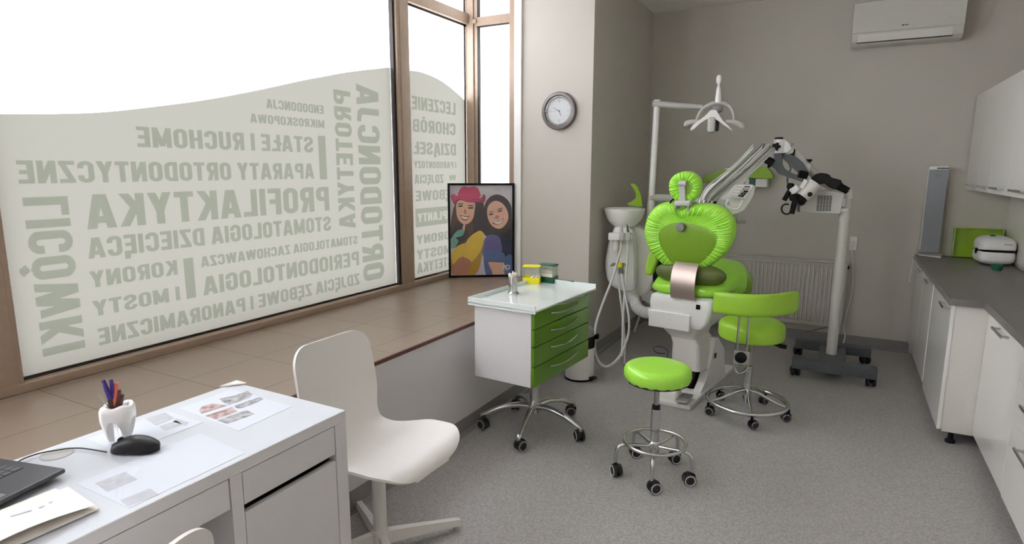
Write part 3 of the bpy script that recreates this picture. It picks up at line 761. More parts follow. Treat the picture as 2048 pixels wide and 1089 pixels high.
# ================================================================ white shell chairs
def shell_chair(fr, label, drop=0.0):
    t = thing('swivel_chair', label, 'chair', fr, 'white moulded swivel chairs')
    fine = catmull([V((x, 0, z - drop)) for x, z in ((0.258, 0.400), (0.246, 0.426), (0.205, 0.445), (0.10, 0.446), (0.0, 0.436), (-0.08, 0.432), (-0.145, 0.446), (-0.180, 0.49), (-0.196, 0.56), (-0.208, 0.66), (-0.222, 0.75), (-0.232, 0.825))], 24)
    Lf = [0.0]
    for a, b in zip(fine, fine[1:]): Lf.append(Lf[-1] + (b - a).length)
    tot = Lf[-1]; K = 64; prof, Ls = [], []
    for i in range(K + 1):
        want = tot * (0.5 - 0.5 * math.cos(PI * i / K)); j = 0
        while j < len(Lf) - 2 and Lf[j + 1] < want: j += 1
        prof.append(fine[j].lerp(fine[j + 1], (want - Lf[j]) / (Lf[j + 1] - Lf[j]))); Ls.append(want)
    rows = []; bm = newbm(); nv = 20
    for i, p in enumerate(prof):
        s = Ls[i] / tot
        hw = 0.243 if s < 0.26 else (0.243 - (s - 0.26) / 0.26 * 0.039 if s < 0.52 else 0.204 - 0.010 * (s - 0.52) / 0.48)
        hw += -0.02 * math.sin(PI * min(1, max(0, (s - 0.30) / 0.40)))
        if Ls[i] < 0.13: hw *= max(0.12, (1 - ((0.13 - Ls[i]) / 0.13) ** 2.3)) ** (1 / 2.3)
        d = tot - Ls[i]
        if d < 0.085: hw -= 0.085 * (1 - math.sqrt(max(0, 1 - ((0.085 - d) / 0.085) ** 2.3)))
        t0 = prof[max(i - 1, 0)]; t1 = prof[min(i + 1, len(prof) - 1)]; tg = (t1 - t0).normalized(); nrm = V((tg.z, 0, -tg.x))
        if nrm.z < -0.2: nrm = -nrm
        bow = 0.018 + 0.022 * max(0, min(1, (s - 0.45) / 0.2))
        nn = V((max(0.25, abs(tg.z)), 0, max(0.3, abs(tg.x)))).normalized()
        rows.append([bm.verts.new(p + V((0, hw * (2 * j / nv - 1), 0)) + nn * bow * abs((2 * j / nv - 1) * hw / 0.215) ** 2.4) for j in range(nv + 1)])
    for a, b in zip(rows, rows[1:]):
        for j in range(nv): bm.faces.new((a[j], a[j + 1], b[j + 1], b[j]))
    bmesh.ops.recalc_face_normals(bm, faces=bm.faces)
    bm.normal_update(); th = 0.009
    sgn = 1 if rows[len(rows) // 4][nv // 2].normal.z > 0 else -1
    low = [[bm.verts.new(v.co - v.normal * sgn * th) for v in r] for r in rows]
    for a, b in zip(low, low[1:]):
        for j in range(nv): bm.faces.new((a[j + 1], a[j], b[j], b[j + 1]))
    for U, Lw in ((rows[0], low[0]), (rows[-1], low[-1]), ([r[0] for r in rows], [r[0] for r in low]), ([r[-1] for r in rows], [r[-1] for r in low])):
        for j in range(len(U) - 1): bm.faces.new((U[j], U[j + 1], Lw[j + 1], Lw[j]))
    mk('shell', bm, 'shell', t, sharp=60)
    part('seat_plate', t, 'offwhite', lambda bm: box(bm, (-0.11, -0.09, 0.400 - drop), (0.10, 0.09, 0.422 - drop), 0.006))
    part('column', t, 'offwhite', lambda bm: lathe(bm, [(0.026, 0.05), (0.026, 0.32), (0.032, 0.402 - drop)], 24))
    part('hub', t, 'offwhite', lambda bm: lathe(bm, [(0.0, 0.03), (0.036, 0.03), (0.040, 0.045), (0.036, 0.085), (0.027, 0.095), (0, 0.095)], 24))
    for k in range(4):
        a = math.radians(57 + 90 * k) - fr.rz
        def leg(bm):
            d = V((math.cos(a), math.sin(a), 0)); n = V((-math.sin(a), math.cos(a), 0)); rings = []
            for s, w, z0, z1 in ((0.025, 0.019, 0.034, 0.086), (0.12, 0.016, 0.030, 0.073), (0.24, 0.0145, 0.022, 0.055), (0.325, 0.0135, 0.016, 0.042), (0.335, 0.012, 0.018, 0.038)):
                rings.append([d * s + n * w * x + V((0, 0, zz)) for x, zz in ((-1, z0), (1, z0), (0.82, z1), (-0.82, z1))])
            R = loft(bm, rings)
        lg = part('leg', t, 'offwhite', leg)
        part('foot', lg, 'grey', lambda bm: cyl(bm, V((math.cos(a) * 0.315, math.sin(a) * 0.315, 0)), V((math.cos(a) * 0.315, math.sin(a) * 0.315, 0.018)), 0.011, seg=14))
    return t
shell_chair(Fr((-1.470, 1.645, 0), 0), 'white moulded swivel chair standing between the desk and the green drawer cart')
shell_chair(Fr((-1.262, 0.497, 0), PI), 'white moulded chair tucked under the desk, only the top of its backrest showing', 0.036)
# ================================================================ casters shared by the wheeled things
def caster(t, x, y, yaw, wr=0.026, top=0.075, ring='grey', wheelm='rubber'):
    c = part('caster', t, 'black', lambda bm: (cyl(bm, V((x, y, wr * 1.5)), V((x, y, top)), 0.0075, seg=12),
        sell(bm, (0, 0, 0), (wr * 0.62, wr * 0.98, wr * 0.66), 3, 18, 10, Mx=Matrix.Translation((x, y, 0)) @ Matrix.Rotation(yaw, 4, 'Z') @ Matrix.Translation((0, wr * 0.35, wr * 1.35)))))
    for s in (-1, 1):
        Mx = Matrix.Translation((x, y, 0)) @ Matrix.Rotation(yaw, 4, 'Z') @ Matrix.Translation((s * wr * 0.5, wr * 0.45, wr)) @ Matrix.Rotation(s * PI / 2, 4, 'Y')
        wl = part('wheel', c, wheelm, lambda bm: lathe(bm, [(0, -wr * 0.30), (wr * 0.9, -wr * 0.30), (wr, -wr * 0.2), (wr, wr * 0.2), (wr * 0.9, wr * 0.30), (wr * 0.6, wr * 0.30), (wr * 0.52, wr * 0.22), (0, wr * 0.22)], 24, Mx))
        if ring: part('rim', c, ring, lambda bm: torus(bm, (0, 0, wr * 0.30), wr * 0.80, wr * 0.07, 24, 6, Mx))
    return c

# ================================================================ drawer cart
CX, CY = -1.457, 2.950
FC = Fr((CX, CY, 0), math.radians(-4)); HX, HY, CB, CT = 0.183, 0.318, 0.372, 0.772
cart = thing('drawer_cart', 'white dental cart with four green drawers and a glass top on five wheels', 'cart', FC)
def body(bm):
    box(bm, (-HX, -HY, CB), (HX - 0.018, HY, CT), 0.004)
part('body', cart, 'laminate', body)
zs = [CB, CB + 0.110, CB + 0.214, CB + 0.306, CT - 0.004]
for k in range(4):
    z0, z1 = zs[k] + 0.0025, zs[k + 1] - 0.0025
    d = part('drawer', cart, 'drawer', lambda bm: box(bm, (HX - 0.018, -HY + 0.002, z0), (HX, HY - 0.002, z1), 0.003))
    zc = z1 - 0.032
    def handle(bm):
        P = []
        for i in range(13):
            s = i / 12; yy = -0.155 + 0.31 * s
            P.append(V((HX + 0.002 + 0.020 * math.sin(PI * s) ** 0.6, yy, zc - 0.010 * math.sin(PI * s))))
        tube(bm, P, 0.0045, 8, 2, flat=1.0)
    part('handle', d, 'chrome', handle, label='curved chrome handle')
def tray(bm):
    x0, x1, y0, y1 = -HX - 0.028, HX + 0.018, -HY - 0.022, HY + 0.045
    box(bm, (x0, y0, CT), (x1, y1, CT + 0.010), 0.002)
    for lo, hi in (((x0, y0, CT - 0.008), (x0 + 0.006, y1, CT + 0.034)), ((x0, y0, CT - 0.008), (x1, y0 + 0.006, CT + 0.034)), ((x0, y1 - 0.006, CT - 0.008), (x1, y1, CT + 0.034))):
        box(bm, lo, hi, 0.0015)
M['glasstop'] = mat('pale glass top', srgb(222, 230, 228), 0.12, noise=0.005, coat=0.4)
part('glass_top', cart, 'glasstop', tray)
part('top_handle', cart, 'steel', lambda bm: tube(bm, [V((HX + 0.016, -0.10, CT + 0.002)), V((HX + 0.034, -0.06, CT)), V((HX + 0.036, 0.06, CT)), V((HX + 0.034, 0.16, CT)), V((HX + 0.016, 0.20, CT + 0.002))], 0.004, 8))
part('column', cart, 'chrome', lambda bm: (cyl(bm, V((0, 0, 0.10)), V((0, 0, CB)), 0.024), cyl(bm, V((0, 0, 0.10)), V((0, 0, 0.165)), 0.036)))
part('adjusting_knob', cart, 'black', lambda bm: sell(bm, (-0.06, 0.06, CB - 0.018), (0.035, 0.022, 0.016), 2.4))
for k in range(5):
    a = math.radians(-79 + 72 * k + 4)
    d = V((math.cos(a), math.sin(a), 0))
    def arm(bm):
        P = [d * r + V((0, 0, z)) for r, z in ((0.02, 0.135), (0.10, 0.142), (0.20, 0.122), (0.275, 0.090), (0.302, 0.078), (0.304, 0.06))]
        tube(bm, P, [0.024, 0.021, 0.018, 0.016, 0.013, 0.012], 12, 5, flat=0.8)
    part('leg', cart, 'chrome', arm)
    caster(cart, d.x * 0.302, d.y * 0.302, a + 0.9, 0.031, 0.07, 'grey')
ZT = CT + 0.010
# metal dispenser with cotton
p = WORLD.atz(1026, 588, ZT)
fr = Fr(tuple(p)); t = thing('cotton_dispenser', 'shiny steel canister with a tuft of cotton standing on the cart', 'canister', fr)
part('canister', t, 'chrome', lambda bm: lathe(bm, [(0, 0), (0.031, 0), (0.032, 0.006), (0.026, 0.012), (0.0245, 0.016), (0.0245, 0.092), (0.020, 0.098), (0.016, 0.098), (0.016, 0.06), (0, 0.06)], 32))
def tuft(bm):
    random.seed(3)
    for q in range(5):
        a = q * 1.3; sell(bm, (0.006 * math.cos(a), 0.006 * math.sin(a), 0.100 + 0.006 * (q % 3)), (0.010, 0.008, 0.014), 2, 10, 6, Mx=Matrix.Rotation(0.3 * math.sin(q), 4, 'X'))
    lathe(bm, [(0.008, 0.10), (0.006, 0.118), (0.0, 0.132)], 10)
part('cotton_tuft', t, 'cotton', tuft)
# two cotton-roll dispensers
def roll_dispenser(x, y, rz, mt, lidm, h, label, open_side):
    fr = Fr((x, y, ZT), rz); t = thing('cotton_roll_dispenser', label, 'dispenser', fr, 'cotton roll dispensers on the cart')
    b = part('base', t, mt, lambda bm: (box(bm, (-0.052, -0.030, 0), (0.052, 0.030, 0.006), 0.003), box(bm, (-0.052, -0.030, 0), (-0.047, 0.030, 0.040), 0.002), box(bm, (0.047, -0.030, 0), (0.052, 0.030, 0.040), 0.002),
         box(bm, (-0.052, 0.025, 0), (0.052, 0.030, 0.044), 0.002), box(bm, (-0.052, -0.030, 0), (0.052, -0.025, 0.036), 0.002)))
    def clear(bm):
        for lo, hi in (((-0.048, -0.028, 0.036), (-0.046, 0.028, h)), ((0.046, -0.028, 0.036), (0.048, 0.028, h)), ((-0.048, 0.026, 0.036), (0.048, 0.028, h)), ((-0.048, -0.028, 0.055), (0.048, -0.026, h))): box(bm, lo, hi)
    part('clear_box', t, 'clear', clear)
    part('lid', t, lidm, lambda bm: box(bm, (-0.054, -0.031, h), (0.054, 0.031, h + 0.012), 0.005))
    return t
p = WORLD.atz(1060, 567, ZT); YD = tuple(p.xy)
t = roll_dispenser(YD[0] + 0.006, YD[1] + 0.012, math.radians(18), 'yellow', 'yellow', 0.098, 'yellow cotton roll dispenser with raised yellow lid on the cart', 1)
def rolls(bm, n, zb, r=0.0068, l=0.026):
    random.seed(n)
    for q in range(n):
        x = -0.036 + 0.072 * random.random(); z = zb + r + 0.016 * random.random(); a = random.uniform(-0.5, 0.5)
        d = V((math.cos(a), math.sin(a) * 0.5, 0.25 * math.sin(q))) * l * 0.5; c = V((x * 0.65, -0.008 + 0.012 * math.sin(2 * q), z))
        cyl(bm, c - d, c + d, r, seg=10)
for q in range(5):
    part('cotton_roll', t, 'cotton', lambda bm: cyl(bm, V((-0.02 + 0.013 * q, -0.016, 0.020 + 0.010 * (q % 3))), V((0.006 + 0.010 * q, 0.006, 0.030 + 0.011 * (q % 2) + 0.004 * q)), 0.0075, seg=12))
p = WORLD.atz(1090, 566.5, ZT)
t = roll_dispenser(p.x + 0.006, p.y + 0.036, math.radians(-6), 'darkgreen', 'darkgreen', 0.104, 'dark green cotton roll dispenser behind the yellow one', 1)
part('cotton_pack', t, 'cotton', lambda bm: box(bm, (-0.040, -0.022, 0.008), (0.040, 0.022, 0.080), 0.01))
a, b = WORLD.atz(1108, 557, ZT + 0.04), WORLD.atz(1147, 564, ZT + 0.04)
bm = newbm(); tube(bm, [a, (a + b) / 2, b], 0.002, 8); tube(bm, [b - (b - a) * 0.1, b], 0.0032, 8)
tag(mk('hand_probe', bm, 'darkgrey'), 'thin dark instrument lying along the back rim of the cart', 'instrument')

# ================================================================ pedal bin
FB = Fr((-1.555, 3.875, 0)); t = thing('pedal_bin', 'white cylindrical pedal bin with black lid band behind the cart', 'bin', FB)
part('body', t, 'white', lambda bm: lathe(bm, [(0, 0.012), (0.101, 0.012), (0.101, 0.235), (0.096, 0.235), (0, 0.235)], 40))
part('base_ring', t, 'black', lambda bm: lathe(bm, [(0, 0), (0.104, 0), (0.105, 0.006), (0.103, 0.014), (0, 0.014)], 40))
part('lid_band', t, 'black', lambda bm: lathe(bm, [(0, 0.235), (0.103, 0.235), (0.104, 0.30), (0.100, 0.318), (0, 0.318)], 40))
part('lid', t, 'midgrey', lambda bm: lathe(bm, [(0, 0.318), (0.100, 0.318), (0.096, 0.345), (0.078, 0.372), (0.04, 0.386), (0, 0.388)], 40))
part('pedal', t, 'black', lambda bm: box(bm, (0.085, -0.024, 0.020), (0.135, 0.024, 0.032), 0.004, Mx=Matrix.Rotation(math.radians(-15), 4, 'Z')))
part('hinge', t, 'black', lambda bm: box(bm, (0.098, 0.02, 0.29), (0.122, 0.06, 0.325), 0.006))

# ================================================================ wall clock
FK = Fr((-1.907, YC, 1.892)); RK = 0.137
t = thing('wall_clock', 'round wall clock with grey rim and silver face above the cart', 'clock', FK)
KM = Matrix.Rotation(PI / 2, 4, 'X')
part('rim', t, 'clockrim', lambda bm: lathe(bm, [(0, 0), (RK, 0), (RK, 0.026), (RK - 0.006, 0.034), (RK - 0.024, 0.036), (RK - 0.030, 0.030), (RK - 0.032, 0.012), (0, 0.012)], 64, KM))
part('inner_ring', t, 'chrome', lambda bm: lathe(bm, [(RK - 0.031, 0.013), (RK - 0.031, 0.028), (RK - 0.036, 0.030), (RK - 0.044, 0.018), (RK - 0.044, 0.013)], 64, KM), label='bright metal inner ring')
part('face', t, 'clockface', lambda bm: lathe(bm, [(0, 0.0125), (RK - 0.040, 0.0125), (RK - 0.040, 0.015), (0, 0.015)], 48, KM))
def hand(bm, ang, l, w, back, y):
    d = V((math.sin(ang), 0, math.cos(ang))); n = V((d.z, 0, -d.x))
    prism(bm, [d * -back + n * w + V((0, y, 0)), d * l + n * w * 0.6 + V((0, y, 0)), d * l - n * w * 0.6 + V((0, y, 0)), d * -back - n * w + V((0, y, 0))], (0, -0.001, 0))
part('hour_hand', t, 'ink', lambda bm: hand(bm, math.radians(155), 0.040, 0.0022, 0.008, -0.016))
part('minute_hand', t, 'ink', lambda bm: hand(bm, math.radians(-62), 0.055, 0.0018, 0.008, -0.018))
part('second_hand', t, 'ink', lambda bm: hand(bm, math.radians(-92), 0.062, 0.0006, 0.024, -0.0195))
part('hub', t, 'ink', lambda bm: cyl(bm, V((0, -0.014, 0)), V((0, -0.021, 0)), 0.003, seg=12))
def marks(bm):
    for h in range(12):
        a = h * PI / 6
        if h % 3 == 0: continue
        d = V((math.sin(a), 0, math.cos(a))); n = V((d.z, 0, -d.x)); y = V((0, -0.0152, 0))
        prism(bm, [d * 0.072 + n * 0.0006 + y, d * 0.085 + n * 0.0006 + y, d * 0.085 - n * 0.0006 + y, d * 0.072 - n * 0.0006 + y], (0, -0.0004, 0))
    for s, a in (('12', 0), ('3', 90), ('6', 180), ('9', 270)):
        a = math.radians(a); c = V((math.sin(a) * 0.071, -0.0156, math.cos(a) * 0.071))
        put_text(bm, s, lambda u, v: c + V(((u - 0.5) * 0.010 * len(s), 0, (v - 0.5) * 0.018)), thin=True)
part('numerals', t, 'midgrey', marks)
def dots(bm):
    for a in (0, PI / 2, PI, 1.5 * PI): sell(bm, (math.sin(a) * (RK - 0.034), -0.031, math.cos(a) * (RK - 0.034)), (0.005, 0.004, 0.005), 2, 12, 8)
for a in (0, PI / 2, PI, 1.5 * PI):
    part('stud', t, 'chrome', lambda bm: sell(bm, (math.sin(a) * (RK - 0.034), -0.030, math.cos(a) * (RK - 0.034)), (0.005, 0.004, 0.005), 2, 12, 8))

# ================================================================ framed poster
pl, pr_ = V((-2.685, 3.902, ZS)), V((-2.262, 4.205, ZS))
ang = math.atan2(pr_.y - pl.y, pr_.x - pl.x); PW = (pr_ - pl).length; PH = 0.738
FP = Fr(tuple((pl + pr_) / 2), ang, math.radians(-1.2))
t = thing('framed_poster', 'black framed poster of two smiling girls, one in a pink cowboy hat, on the ledge', 'poster', FP)
fw = 0.017
for lo, hi in (((-PW / 2, -0.010, 0), (-PW / 2 + fw, 0.012, PH)), ((PW / 2 - fw, -0.010, 0), (PW / 2, 0.012, PH)), ((-PW / 2 + fw, -0.010, PH - fw), (PW / 2 - fw, 0.012, PH)), ((-PW / 2 + fw, -0.010, 0), (PW / 2 - fw, 0.012, fw))):
    part('frame_bar', t, 'black', lambda bm: box(bm, lo, hi, 0.002))
part('backing', t, 'darkgrey', lambda bm: box(bm, (-PW / 2 + 0.004, 0.004, 0.004), (PW / 2 - 0.004, 0.011, PH - 0.004)))
PM = {k: mat('poster ' + k, srgb(*c), 0.45, noise=n, nscale=18) for k, c, n in (('ground', (206, 200, 208), 0.03), ('pink', (206, 62, 110), 0.06), ('darkpink', (150, 36, 76), 0.06), ('skin', (228, 180, 154), 0.05), ('shade', (184, 124, 100), 0.05), ('hair', (46, 36, 36), 0.12), ('brownhair', (84, 58, 46), 0.1), ('yellow', (232, 196, 62), 0.07), ('ochre', (186, 146, 48), 0.06), ('mint', (112, 168, 156), 0.1), ('violet', (104, 98, 156), 0.08), ('blue', (88, 112, 158), 0.08), ('navy', (38, 42, 66), 0.1), ('lip', (160, 66, 62), 0.04), ('white', (240, 238, 238), 0.01), ('logo', (232, 232, 236), 0.0), ('faint', (186, 180, 190), 0.0))}
lay = [0]
# picture coordinates are measured on an upright 907 x 1089 view of the poster: corners (150,140)-(748,140)-(757,950)-(172,962)
def pc(x, y):
    v = (y - 140) / 815.0; xl = 152 + 20 * v; xr = 742 + 16 * v
    return -PW / 2 + fw + (PW - 2 * fw) * (x - xl) / (xr - xl), PH - fw - (PH - 2 * fw) * v
def poly(bm, pts, smooth=4, lvl=0):
    P = [V((*pc(x, y), 0)) for x, y in pts]
    if smooth: P = catmull(P, smooth, True)
    lx, hz = PW / 2 - fw - 0.0005, (fw + 0.0005, PH - fw - 0.0005)
    prism(bm, [V((min(max(p.x, -lx), lx), 0.0036 - lvl * 0.0003, min(max(p.y, hz[0]), hz[1]))) for p in P], (0, -0.00025, 0))
def pp(mname, polys, lvl, smooth=4, nm='picture', label=None):
    part(nm, t, PM[mname], lambda bm: [poly(bm, q, smooth, lvl) for q in polys], label=label)
part('print', t, PM['ground'], lambda bm: box(bm, (-PW / 2 + fw - 0.002, 0.0036, fw - 0.002), (PW / 2 - fw + 0.002, 0.005, PH - fw + 0.002)))
pp('brownhair', [[(205, 300), (165, 480), (165, 620), (220, 700), (300, 660), (420, 640), (470, 560), (478, 420), (470, 300), (400, 260), (280, 250)]], 1, nm='long_brown_hair')
pp('hair', [[(220, 470), (180, 560), (170, 640), (215, 690), (260, 650), (330, 600), (300, 500)], [(385, 290), (370, 470), (400, 600), (470, 560), (480, 420), (470, 290), (420, 262)]], 2, nm='dark_hair_lock')
pp('hair', [[(545, 235), (500, 280), (478, 340), (470, 450), (472, 560), (520, 610), (620, 640), (742, 610), (744, 420), (735, 330), (700, 270), (650, 235), (600, 222)]], 2, nm='black_hair')
pp('navy', [[(640, 600), (745, 560), (752, 830), (680, 850), (620, 720)]], 2, nm='dark_hair_fall')
pp('ochre', [[(180, 780), (190, 950), (400, 955), (470, 760), (480, 620), (440, 560), (330, 640), (230, 690)]], 2, nm='yellow_shirt_shade')
pp('yellow', [[(300, 690), (330, 620), (400, 565), (450, 548), (478, 590), (480, 640), (450, 730), (370, 835), (330, 800), (290, 790)], [(185, 850), (182, 740), (240, 680), (310, 670), (300, 760), (250, 800)]], 3, nm='yellow_shirt')
pp('mint', [[(168, 700), (170, 620), (230, 545), (290, 540), (278, 590), (215, 610), (240, 640), (205, 700)]], 4, nm='mint_scarf')
pp('shade', [[(190, 950), (188, 880), (240, 800), (300, 790), (360, 830), (340, 900), (320, 955)]], 4, nm='forearm')
pp('skin', [[(285, 490), (300, 470), (298, 540), (278, 580), (268, 560)]], 3, nm='neck')
pp('skin', [[(222, 290), (218, 390), (240, 450), (285, 488), (335, 480), (375, 435), (388, 370), (388, 295), (300, 265)]], 3, nm='face')
pp('skin', [[(560, 285), (515, 330), (508, 400), (530, 470), (570, 515), (630, 532), (680, 500), (710, 440), (700, 370), (660, 310), (610, 282)]], 3, nm='face')
pp('skin', [[(535, 840), (640, 825), (680, 850), (685, 950), (570, 955)]], 4, nm='upper_arm')
pp('violet', [[(470, 700), (490, 620), (540, 585), (620, 600), (650, 680), (640, 750), (480, 760)]], 3, nm='violet_shirt')
pp('blue', [[(470, 740), (490, 730), (650, 745), (690, 800), (680, 845), (560, 835), (500, 840), (480, 800)], [(480, 790), (525, 850), (570, 950), (505, 955)], [(685, 800), (752, 780), (755, 950), (680, 950)]], 4, nm='blue_sleeve')
pp('darkpink', [[(190, 215), (168, 235), (185, 290), (205, 310), (240, 270), (330, 290), (430, 292), (480, 290), (490, 240), (470, 220), (440, 255), (330, 250), (235, 238)]], 5, nm='hat_brim')
pp('pink', [[(232, 235), (240, 190), (265, 155), (300, 148), (330, 155), (370, 148), (410, 160), (435, 200), (440, 245), (380, 262), (300, 258)], [(175, 225), (190, 215), (235, 240), (330, 262), (430, 268), (470, 240), (440, 275), (330, 282), (240, 260), (195, 285)]], 6, nm='hat')
pp('white', [[(262, 412), (300, 424), (330, 424), (318, 440), (285, 440)], [(575, 470), (620, 468), (660, 445), (640, 478), (600, 488)]], 6, nm='teeth')
pp('lip', [[(250, 404), (300, 416), (338, 416), (320, 450), (280, 450), (262, 425)], [(560, 478), (620, 462), (664, 438), (650, 475), (610, 494), (578, 490)]], 5, nm='lips')
pp('hair', [[(236, 322), (272, 318), (275, 328), (240, 332)], [(330, 338), (372, 336), (374, 346), (332, 348)], [(520, 402), (550, 390), (566, 398), (540, 408)], [(606, 374), (640, 362), (652, 368), (622, 380)], [(512, 385), (550, 372), (566, 378), (545, 380)], [(595, 360), (640, 342), (652, 348), (615, 358)], [(232, 303), (276, 300), (280, 306), (236, 310)], [(328, 318), (376, 318), (378, 324), (330, 325)]], 6, nm='eyes')
pp('shade', [[(286, 380), (300, 350), (312, 384), (300, 394)], [(580, 440), (598, 410), (625, 420), (608, 440)]], 5, nm='nose')
def logo(bm):
    c = lambda x, y: V((*pc(x, y), 0))
    y = 0.0036 - 7 * 0.0003
    f = lambda pts: prism(bm, [V((c(*q).x, y, c(*q).y)) for q in pts], (0, -0.00025, 0))
    f([(656, 905), (676, 866), (688, 866), (708, 905), (693, 905), (682, 882), (670, 905)])
    ce = c(714, 886); rx, rz = abs(c(736, 886).x - ce.x), abs(c(714, 865).y - ce.y)
    n = 40
    ring = [[V((ce.x + rx * k * math.cos(2 * PI * i / n), yy, ce.y + rz * k * math.sin(2 * PI * i / n))) for i in range(n)] for k, yy in ((1, y), (1, y - 0.00025), (0.62, y - 0.00025), (0.62, y))]
    loft(bm, ring, closed=True)
    x = 656
    for w in (6, 9, 5, 8, 7, 4, 9, 6, 8):
        f([(x, 911), (x + w - 2, 911), (x + w - 2, 916), (x, 916)]); x += w + 1.5
part('logo', t, PM['logo'], logo, label='white AO logo')
def word(bm):
    a, b = pc(570, 185), pc(722, 168)
    put_text(bm, 'MASTER', lambda u, v: V((a[0] + (b[0] - a[0]) * u, 0.0036 - 0.0009, a[1] + (b[1] - a[1]) * v)), thin=True)
part('title', t, PM['faint'], word)
part('glazing', t, 'clearpic', lambda bm: box(bm, (-PW / 2 + fw - 0.001, -0.0016, fw - 0.001), (PW / 2 - fw + 0.001, 0.0, PH - fw + 0.001)))

# ================================================================ round stool (front)
S1 = facing(-0.709, 2.757); t = thing('round_stool', 'round backless stool with bright lime covered seat on five chrome legs', 'stool', S1)
def seat1(bm):
    n = 96; prof = [(0.0, 0.556), (0.06, 0.556), (0.12, 0.5545), (0.140, 0.551), (0.152, 0.542), (0.1575, 0.528), (0.157, 0.508), (0.152, 0.490), (0.147, 0.482), (0.138, 0.481), (0, 0.481)]
    rows = []
    for q, (r, z) in enumerate(prof):
        row = []
        for i in range(n):
            a = 2 * PI * i / n; w = 0.0018 * math.sin(27 * a + 2 * math.sin(5 * a)) * (1 if 6 <= q <= 8 else 0.0)
            row.append(V(((r + w) * math.cos(a), (r + w) * math.sin(a), z + (0.002 * math.sin(19 * a) if q == 8 else 0))))
        rows.append(row)
    B = []
    for row, (r, z) in zip(rows, prof):
        B.append([bm.verts.new(V((0, 0, z)))] if r == 0 else [bm.verts.new(p) for p in row])
    for a, b in zip(B, B[1:]):
        for j in range(n):
            k = (j + 1) % n
            if len(a) == 1: bm.faces.new((a[0], b[k], b[j]))
            elif len(b) == 1: bm.faces.new((a[j], a[k], b[0]))
            else: bm.faces.new((a[j], a[k], b[k], b[j]))
part('seat', t, 'cover', seat1)
part('seat_base', t, 'rubber', lambda bm: lathe(bm, [(0, 0.466), (0.10, 0.466), (0.143, 0.474), (0.146, 0.483), (0, 0.483)], 40))
part('gas_rod', t, 'steel', lambda bm: cyl(bm, V((0, 0, 0.33)), V((0, 0, 0.467)), 0.0125))
part('collar', t, 'black', lambda bm: lathe(bm, [(0, 0.335), (0.019, 0.335), (0.0195, 0.352), (0.016, 0.358), (0, 0.358)], 24))
part('column', t, 'chrome', lambda bm: lathe(bm, [(0, 0.12), (0.026, 0.12), (0.026, 0.165), (0.020, 0.172), (0.020, 0.232), (0.0225, 0.236), (0.0225, 0.336), (0, 0.336)], 28))
part('foot_ring', t, 'chrome', lambda bm: torus(bm, (0, 0, 0.168), 0.146, 0.0085, 64, 10))
for k in range(5):
    a = math.radians(-77 + 72 * k) - S1.rz; d = V((math.cos(a), math.sin(a), 0))
    part('leg', t, 'chrome', lambda bm: tube(bm, [d * r + V((0, 0, z)) for r, z in ((0.02, 0.146), (0.09, 0.151), (0.15, 0.153), (0.178, 0.138), (0.187, 0.10), (0.187, 0.062))], 0.0092, 10, 5))
    caster(t, d.x * 0.187, d.y * 0.187, a + (0.5, 2.2, 1.1, 2.9, 0.2)[k], 0.029, 0.07, 'offwhite')

# ================================================================ stool with a backrest
S2 = facing(-0.420, 3.765); t = thing('operator_stool', 'green operator stool with curved backrest and round chrome foot ring base', 'stool', S2)
part('seat', t, 'green', lambda bm: lathe(bm, [(0, 0.588), (0.11, 0.588), (0.160, 0.583), (0.180, 0.570), (0.187, 0.552), (0.187, 0.498), (0.180, 0.482), (0.165, 0.476), (0, 0.476)], 64))
def back2(bm):
    rows = []; n = 26
    for i in range(n + 1):
        s = i / n; x = -0.208 + 0.436 * s; u = (s - 0.42) / 0.58
        y = -0.235 + (0.19 if u > 0 else 0.10) * abs(u) ** 2.1; tl = 0.012 * (s - 0.5)
        k = min(1, (min(s, 1 - s) / 0.05)) ; k = 0.55 + 0.45 * math.sqrt(max(0, 1 - (1 - k) ** 2))
        slope = (0.19 if u > 0 else 0.10) * 2.1 * abs(u) ** 1.1 * math.copysign(1, u) / 0.58 / 0.436; tn = V((1, slope, 0)).normalized(); nn = V((-tn.y, tn.x, 0))
        ring = []
        for j in range(16):
            a = 2 * PI * j / 16; ca, sa = math.cos(a), math.sin(a)
            ring.append(V((x, y, 0.722 + tl)) + nn * (0.024 * k * math.copysign(abs(ca) ** 0.6, ca)) + V((0, 0, 0.064 * (0.82 + 0.18 * k) * math.copysign(abs(sa) ** 0.45, sa))))
        rows.append(ring)
    loft(bm, rows)
part('backrest', t, 'green', back2, sharp=60)
for x in (-0.068, -0.018):
    part('back_post', t, 'steel', lambda bm: tube(bm, [V((x, -0.212, 0.70)), V((x, -0.222, 0.60)), V((x, -0.224, 0.50)), V((x, -0.220, 0.36))], 0.0085, 10, 5, flat=0.8))
part('bracket', t, 'steel', lambda bm: box(bm, (-0.085, -0.232, 0.375), (0.002, -0.205, 0.455), 0.006))
part('clamp_knob', t, 'black', lambda bm: lathe(bm, [(0, 0), (0.030, 0), (0.033, 0.008), (0.030, 0.018), (0.015, 0.022), (0, 0.022)], 20, Matrix.Translation((-0.046, -0.232, 0.418)) @ Matrix.Rotation(PI / 2, 4, 'X')))
part('bracket_loop', t, 'chrome', lambda bm: tube(bm, [V((-0.076, -0.215, 0.39)), V((-0.076, -0.215, 0.345)), V((-0.060, -0.21, 0.318)), V((-0.035, -0.20, 0.318)), V((-0.010, -0.15, 0.34)), V((0.0, -0.06, 0.42)), V((0, -0.03, 0.47))], 0.0075, 10, 6))
part('gas_rod', t, 'steel', lambda bm: cyl(bm, V((0, 0, 0.30)), V((0, 0, 0.478)), 0.014))
